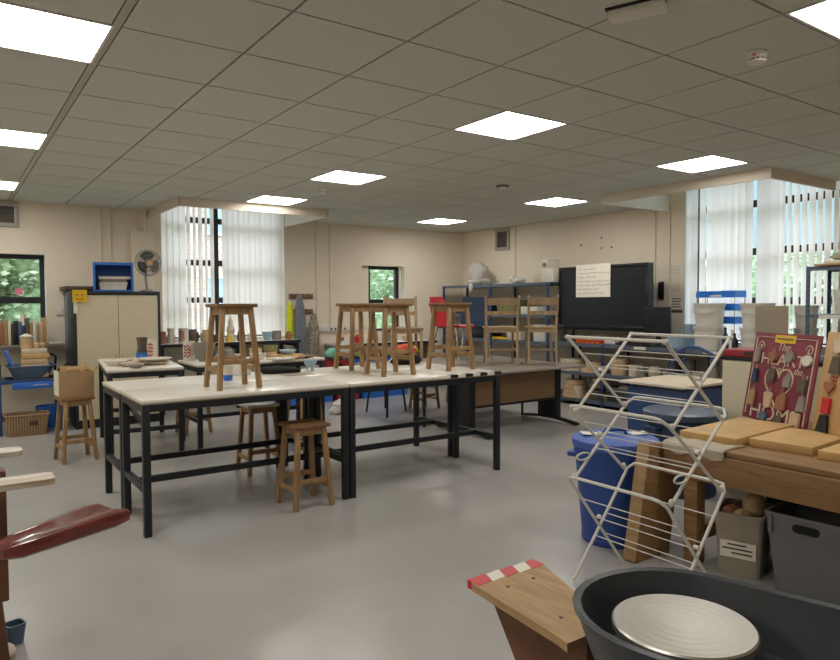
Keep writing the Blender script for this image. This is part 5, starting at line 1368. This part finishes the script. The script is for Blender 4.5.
# ------------------------------------------------------------------ white folding clothes airer
t = thing('clothes_airer', 'white folding clothes airer standing in front of the bench', 'clothes airer', (2.79, 2.055, 0))
hx, hy, r = .25, .28, .0078
def U(zt, zb, s, rounded, name='tube_frame'):
    """bent tube: top bar on side s, legs crossing to the other side; near side is s = -1"""
    x0, x1 = s * hx, -s * (hx - .055)
    def leg(y): return [(x1, y, zb), (x0 + (x1 - x0) * .14, y, zt - (zt - zb) * .14)]
    if rounded:
        c = .05
        pts = [(x1, -hy, zb), (x0 + (x1 - x0) * .2, -hy, zt - (zt - zb) * .2), (x0 + (x1 - x0) * .06, -hy, zt - .03), (x0, -hy + .025, zt - .004), (x0, -hy + .06, zt), (x0, hy - .06, zt), (x0, hy - .025, zt - .004), (x0 + (x1 - x0) * .06, hy, zt - .03), (x0 + (x1 - x0) * .2, hy, zt - (zt - zb) * .2), (x1, hy, zb)]
        b = MB().tube(pts, r, 10)
    else:
        b = MB().tube([(x1, -hy, zb), (x0, -hy, zt)], r, 10).tube([(x1, hy, zb), (x0, hy, zt)], r, 10).tube([(x0, -hy, zt), (x0, hy, zt)], r, 10)
        for y in (-hy, hy): b.sphere((x0, y, zt), .0115, (1, 1.5, 1), 10)
    o = b.build(name, 'rackwhite', t)
    w = MB()
    for f in ((.22, .40, .58, .76) if not rounded else (.25, .45, .64)):
        w.tube([(x0 + (x1 - x0) * f, -hy, zt + (zb - zt) * f), (x0 + (x1 - x0) * f, hy, zt + (zb - zt) * f)], .0026, 6)
    w.build('hanging_wire', 'rackwhite', o)
for zt, zb, rd in ((1.255, .865, False), (.915, .53, True), (.555, .012, True)):
    U(zt, zb, -1, rd); U(zt, zb, 1, rd)
for y in (-hy, hy):
    for s in (-1, 1):
        for z in (.875, .54): MB().sphere((s * (hx - .055), y, z), .012, (1, 1, 1.6), 10).build('plastic_joint', 'rackwhite', t)
    for z in (1.075, .74, .30): MB().cyl((0, y - .012, z), (0, y + .012, z), .010, seg=10).build('plastic_joint', 'rackwhite', t)
for y in (-hy, hy):
    MB().tube([(-.14 + .05 * math.cos(a), y - .01, .64 + .018 * math.sin(a)) for a in [2 * PI * q / 16 for q in range(16)]], .005, 6, True).build('locking_loop', 'white', t)

# ------------------------------------------------------------------ pottery wheel in the near right corner
t = thing('pottery_wheel', 'pottery wheel in the near corner, dark grey tub and metal wheel head', 'pottery wheel', (1.384, .912, 0))
ax = Vector((.25, -.97)).normalized(); ay = Vector((-ax.y, ax.x))
def stadium(r, L, z, n=14, slope=0.):
    pts = []
    for k in range(n + 1):
        a = PI / 2 + PI * k / n; p = ax * (r * math.cos(a)) + ay * (r * math.sin(a)); pts.append((p.x, p.y, z))
    for k in range(n + 1):
        a = -PI / 2 + PI * k / n; p = ax * (L + r * math.cos(a)) + ay * (r * math.sin(a)); pts.append((p.x, p.y, z + slope))
    return pts
LT = .52
MB().loft([stadium(.195, LT, .565), stadium(.232, LT, .665), stadium(.241, LT, .695), stadium(.250, LT, .702), stadium(.252, LT, .710), stadium(.245, LT, .715), stadium(.232, LT, .710), stadium(.222, LT, .665), stadium(.186, LT, .578)]).build('tub', 'tubgrey', t)
w = MB().lathe([(.03, .575), (.03, .655), (.155, .657), (.160, .662), (.160, .676), (.156, .680), (.06, .6803), (.0, .680)], 56)
wh = w.build('wheel_head', 'alu', t)
k = MB()
for rr in (.05, .075, .10, .125, .145): k.lathe([(rr, .6803), (rr + .0005, .6805), (rr + .001, .6803)], 56, cap0=False, cap1=False)
k.build('turning_rings', 'alu', wh)
bd = MB().bx(-.17, .30, -.50, .16, .12, .564, .02)
bd.build('wheel_body', 'tubgrey', t)
for x in (-.14, .27):
    for yv in (-.46, .12): MB().bx(x - .02, x + .02, yv - .02, yv + .02, 0, .12).build('leg', 'black', t)
sp = MB().prism([(-.04, .73), (.235, .735), (.245, .70), (.085, .27), (-.095, .27), (-.085, .32), (-.055, .70)], .024, 'z', .522)
so = sp.build('seat_plank', 'plank', t)
tp = MB(); n = 5
for q in range(n):
    tp.use('red' if q % 2 == 0 else 'paper')
    f0, f1 = q / n, (q + 1) / n
    xa, xb = -.049 + .29 * f0, -.049 + .29 * f1; sk = .02
    tp.prism([(xa, .676), (xb, .683), (xb + (sk if q < n - 1 else 0), .738), (xa + (sk if q else 0), .733)], .0262, 'z', .521)
tp.build('warning_tape', None, so)['label'] = 'red and white striped warning tape'
for x, yv in ((.02, .62), (.13, .62), (.0, .38)): MB().lathe([(.006, .546), (.006, .5475), (.0005, .548)], 12, (x, yv, 0)).build('screw', 'steel_dark', so)
MB().prism([(.27, .521), (.66, .521), (.50, .30), (.30, .05), (.27, .05)], .09, 'x', -.02).build('seat_support', 'rust', t)

# ------------------------------------------------------------------ old kick wheel at the left edge
t = thing('kick_wheel', 'old wooden kick wheel with a red brown saddle seat at the left edge', 'pottery wheel', (-.10, 2.95, 0))
MB().bx(-.55, .272, .02, .10, .30, .80, .006).build('front_panel', 'rust', t)
MB().bx(-.55, -.50, .10, .45, .10, .80).bx(-.50, .25, .42, .46, .10, .80).build('side_panel', 'rust', t)
for p_, q_ in (((.22, .06, .30), (.245, .10, 0)), ((-.5, .06, .3), (-.5, .06, 0)), ((-.5, .42, .3), (-.5, .42, 0))): MB().bar(p_, q_, .06, .06, .004, up=(0, 1, 0)).build('leg', 'rust', t)
MB().prism(rrect(.75, .125, .02, 3, .038, -.14), .022, 'z', .775).build('tray_board', 'plasterboard', t)
MB().prism(rrect(.70, .12, .03, 3, .0, .34), .020, 'z', .80).build('tray_board', 'plasterboard', t)
MB().bx(-.3, .24, -.10, .02, .70, .774).build('board_bracket', 'rust', t)
# saddle: long tapered seat
rings = []
P0, P1 = Vector((.215, -.43, .63)), Vector((.595, -.225, .642))
dirv = (P1 - P0).normalized(); sd = Vector((-dirv.y, dirv.x, 0)).normalized()
for q in range(9):
    f = q / 8; c = P0.lerp(P1, f); w = .05 + .055 * f ** .8; hh = .03 + .004 * f
    if q == 0: w *= .7; hh *= .6
    if q == 8: w *= .93; hh *= .75
    ring = []
    for a in range(16):
        an = 2 * PI * a / 16; ca, sa = math.cos(an), math.sin(an)
        ex = abs(ca) ** .6 * (1 if ca > 0 else -1); ez = abs(sa) ** .7 * (1 if sa > 0 else -1)
        dip = .010 * (1 - abs(ex)) if ez > 0 else 0
        ring.append(c + sd * (w * ex) + Vector((0, 0, hh * ez - dip + .012 * ex * ex * (1 if ez > 0 else 0))))
    rings.append(ring)
MB().loft(rings).build('saddle_seat', 'seatred', t)
MB().bar((.15, -.36, .585), (.52, -.235, .63), .06, .03).bar((.17, -.36, .59), (.17, .04, .50), .05, .05).build('seat_arm', 'rust', t)
t = thing('small_blue_box', 'small slate blue box on the floor at the foot of the kick wheel', 'box', (.205, 3.28, 0), .3)
openbox(MB(), .075, .075, .085, .006, .01, .015).build('box_body', 'greyblue', t)
crumpled('plastic_scrap', 'claypale', (.16, 3.16, 0), 'pale crumpled scrap on the floor below the slate blue box', 'scrap', [((0, 0, .025), .04, (1, 1.2, .7))])

# ------------------------------------------------------------------ camera, sky, exposure
cam = bpy.data.cameras.new('camera'); co = bpy.data.objects.new('camera', cam); COL.objects.link(co)
yaw, pitch, roll = .612336, -.0388786, -.00466515
cy, sy = math.cos(yaw), math.sin(yaw)
fwd = Vector((sy * math.cos(pitch), cy * math.cos(pitch), math.sin(pitch)))
r0 = Vector((cy, -sy, 0)); u0 = r0.cross(fwd)
rr_ = r0 * math.cos(roll) + u0 * math.sin(roll); uu = u0 * math.cos(roll) - r0 * math.sin(roll)
Rm = Matrix((rr_, uu, -fwd)).transposed()
co.matrix_world = Matrix.Translation((0, 0, 1.4233)) @ Rm.to_4x4()
cam.sensor_width = 36; cam.lens = 675.65 / 840 * 36; cam.clip_start = .05
SC.camera = co

wd = bpy.data.worlds.new('world'); SC.world = wd; wd.use_nodes = True
nt = wd.node_tree; bg = nt.nodes['Background']
tc = nt.nodes.new('ShaderNodeTexCoord'); sp_ = nt.nodes.new('ShaderNodeSeparateXYZ'); cr_ = nt.nodes.new('ShaderNodeValToRGB')
# overcast sky: much brighter overhead than near the horizon
cr_.color_ramp.elements[0].position = .1; cr_.color_ramp.elements[0].color = (.64, .94, 1, 1)
cr_.color_ramp.elements[1].position = .6; cr_.color_ramp.elements[1].color = (.86, .92, 1, 1)
mr_ = nt.nodes.new('ShaderNodeMapRange'); mr_.inputs['From Min'].default_value = .15; mr_.inputs['From Max'].default_value = .75
mr_.inputs['To Min'].default_value = .85; mr_.inputs['To Max'].default_value = 8.
nt.links.new(tc.outputs['Generated'], sp_.inputs[0]); nt.links.new(sp_.outputs['Z'], cr_.inputs[0]); nt.links.new(cr_.outputs[0], bg.inputs[0])
nt.links.new(sp_.outputs['Z'], mr_.inputs['Value']); nt.links.new(mr_.outputs['Result'], bg.inputs[1])
SC.view_settings.view_transform = 'Standard'; SC.view_settings.look = 'None'; SC.view_settings.gamma = 1
SC.view_settings.use_curve_mapping = False
SC.view_settings.exposure = 0.25
SC.cycles.max_bounces = 10; SC.cycles.diffuse_bounces = 6; SC.cycles.transparent_max_bounces = 16
SC.cycles.sample_clamp_indirect = 6
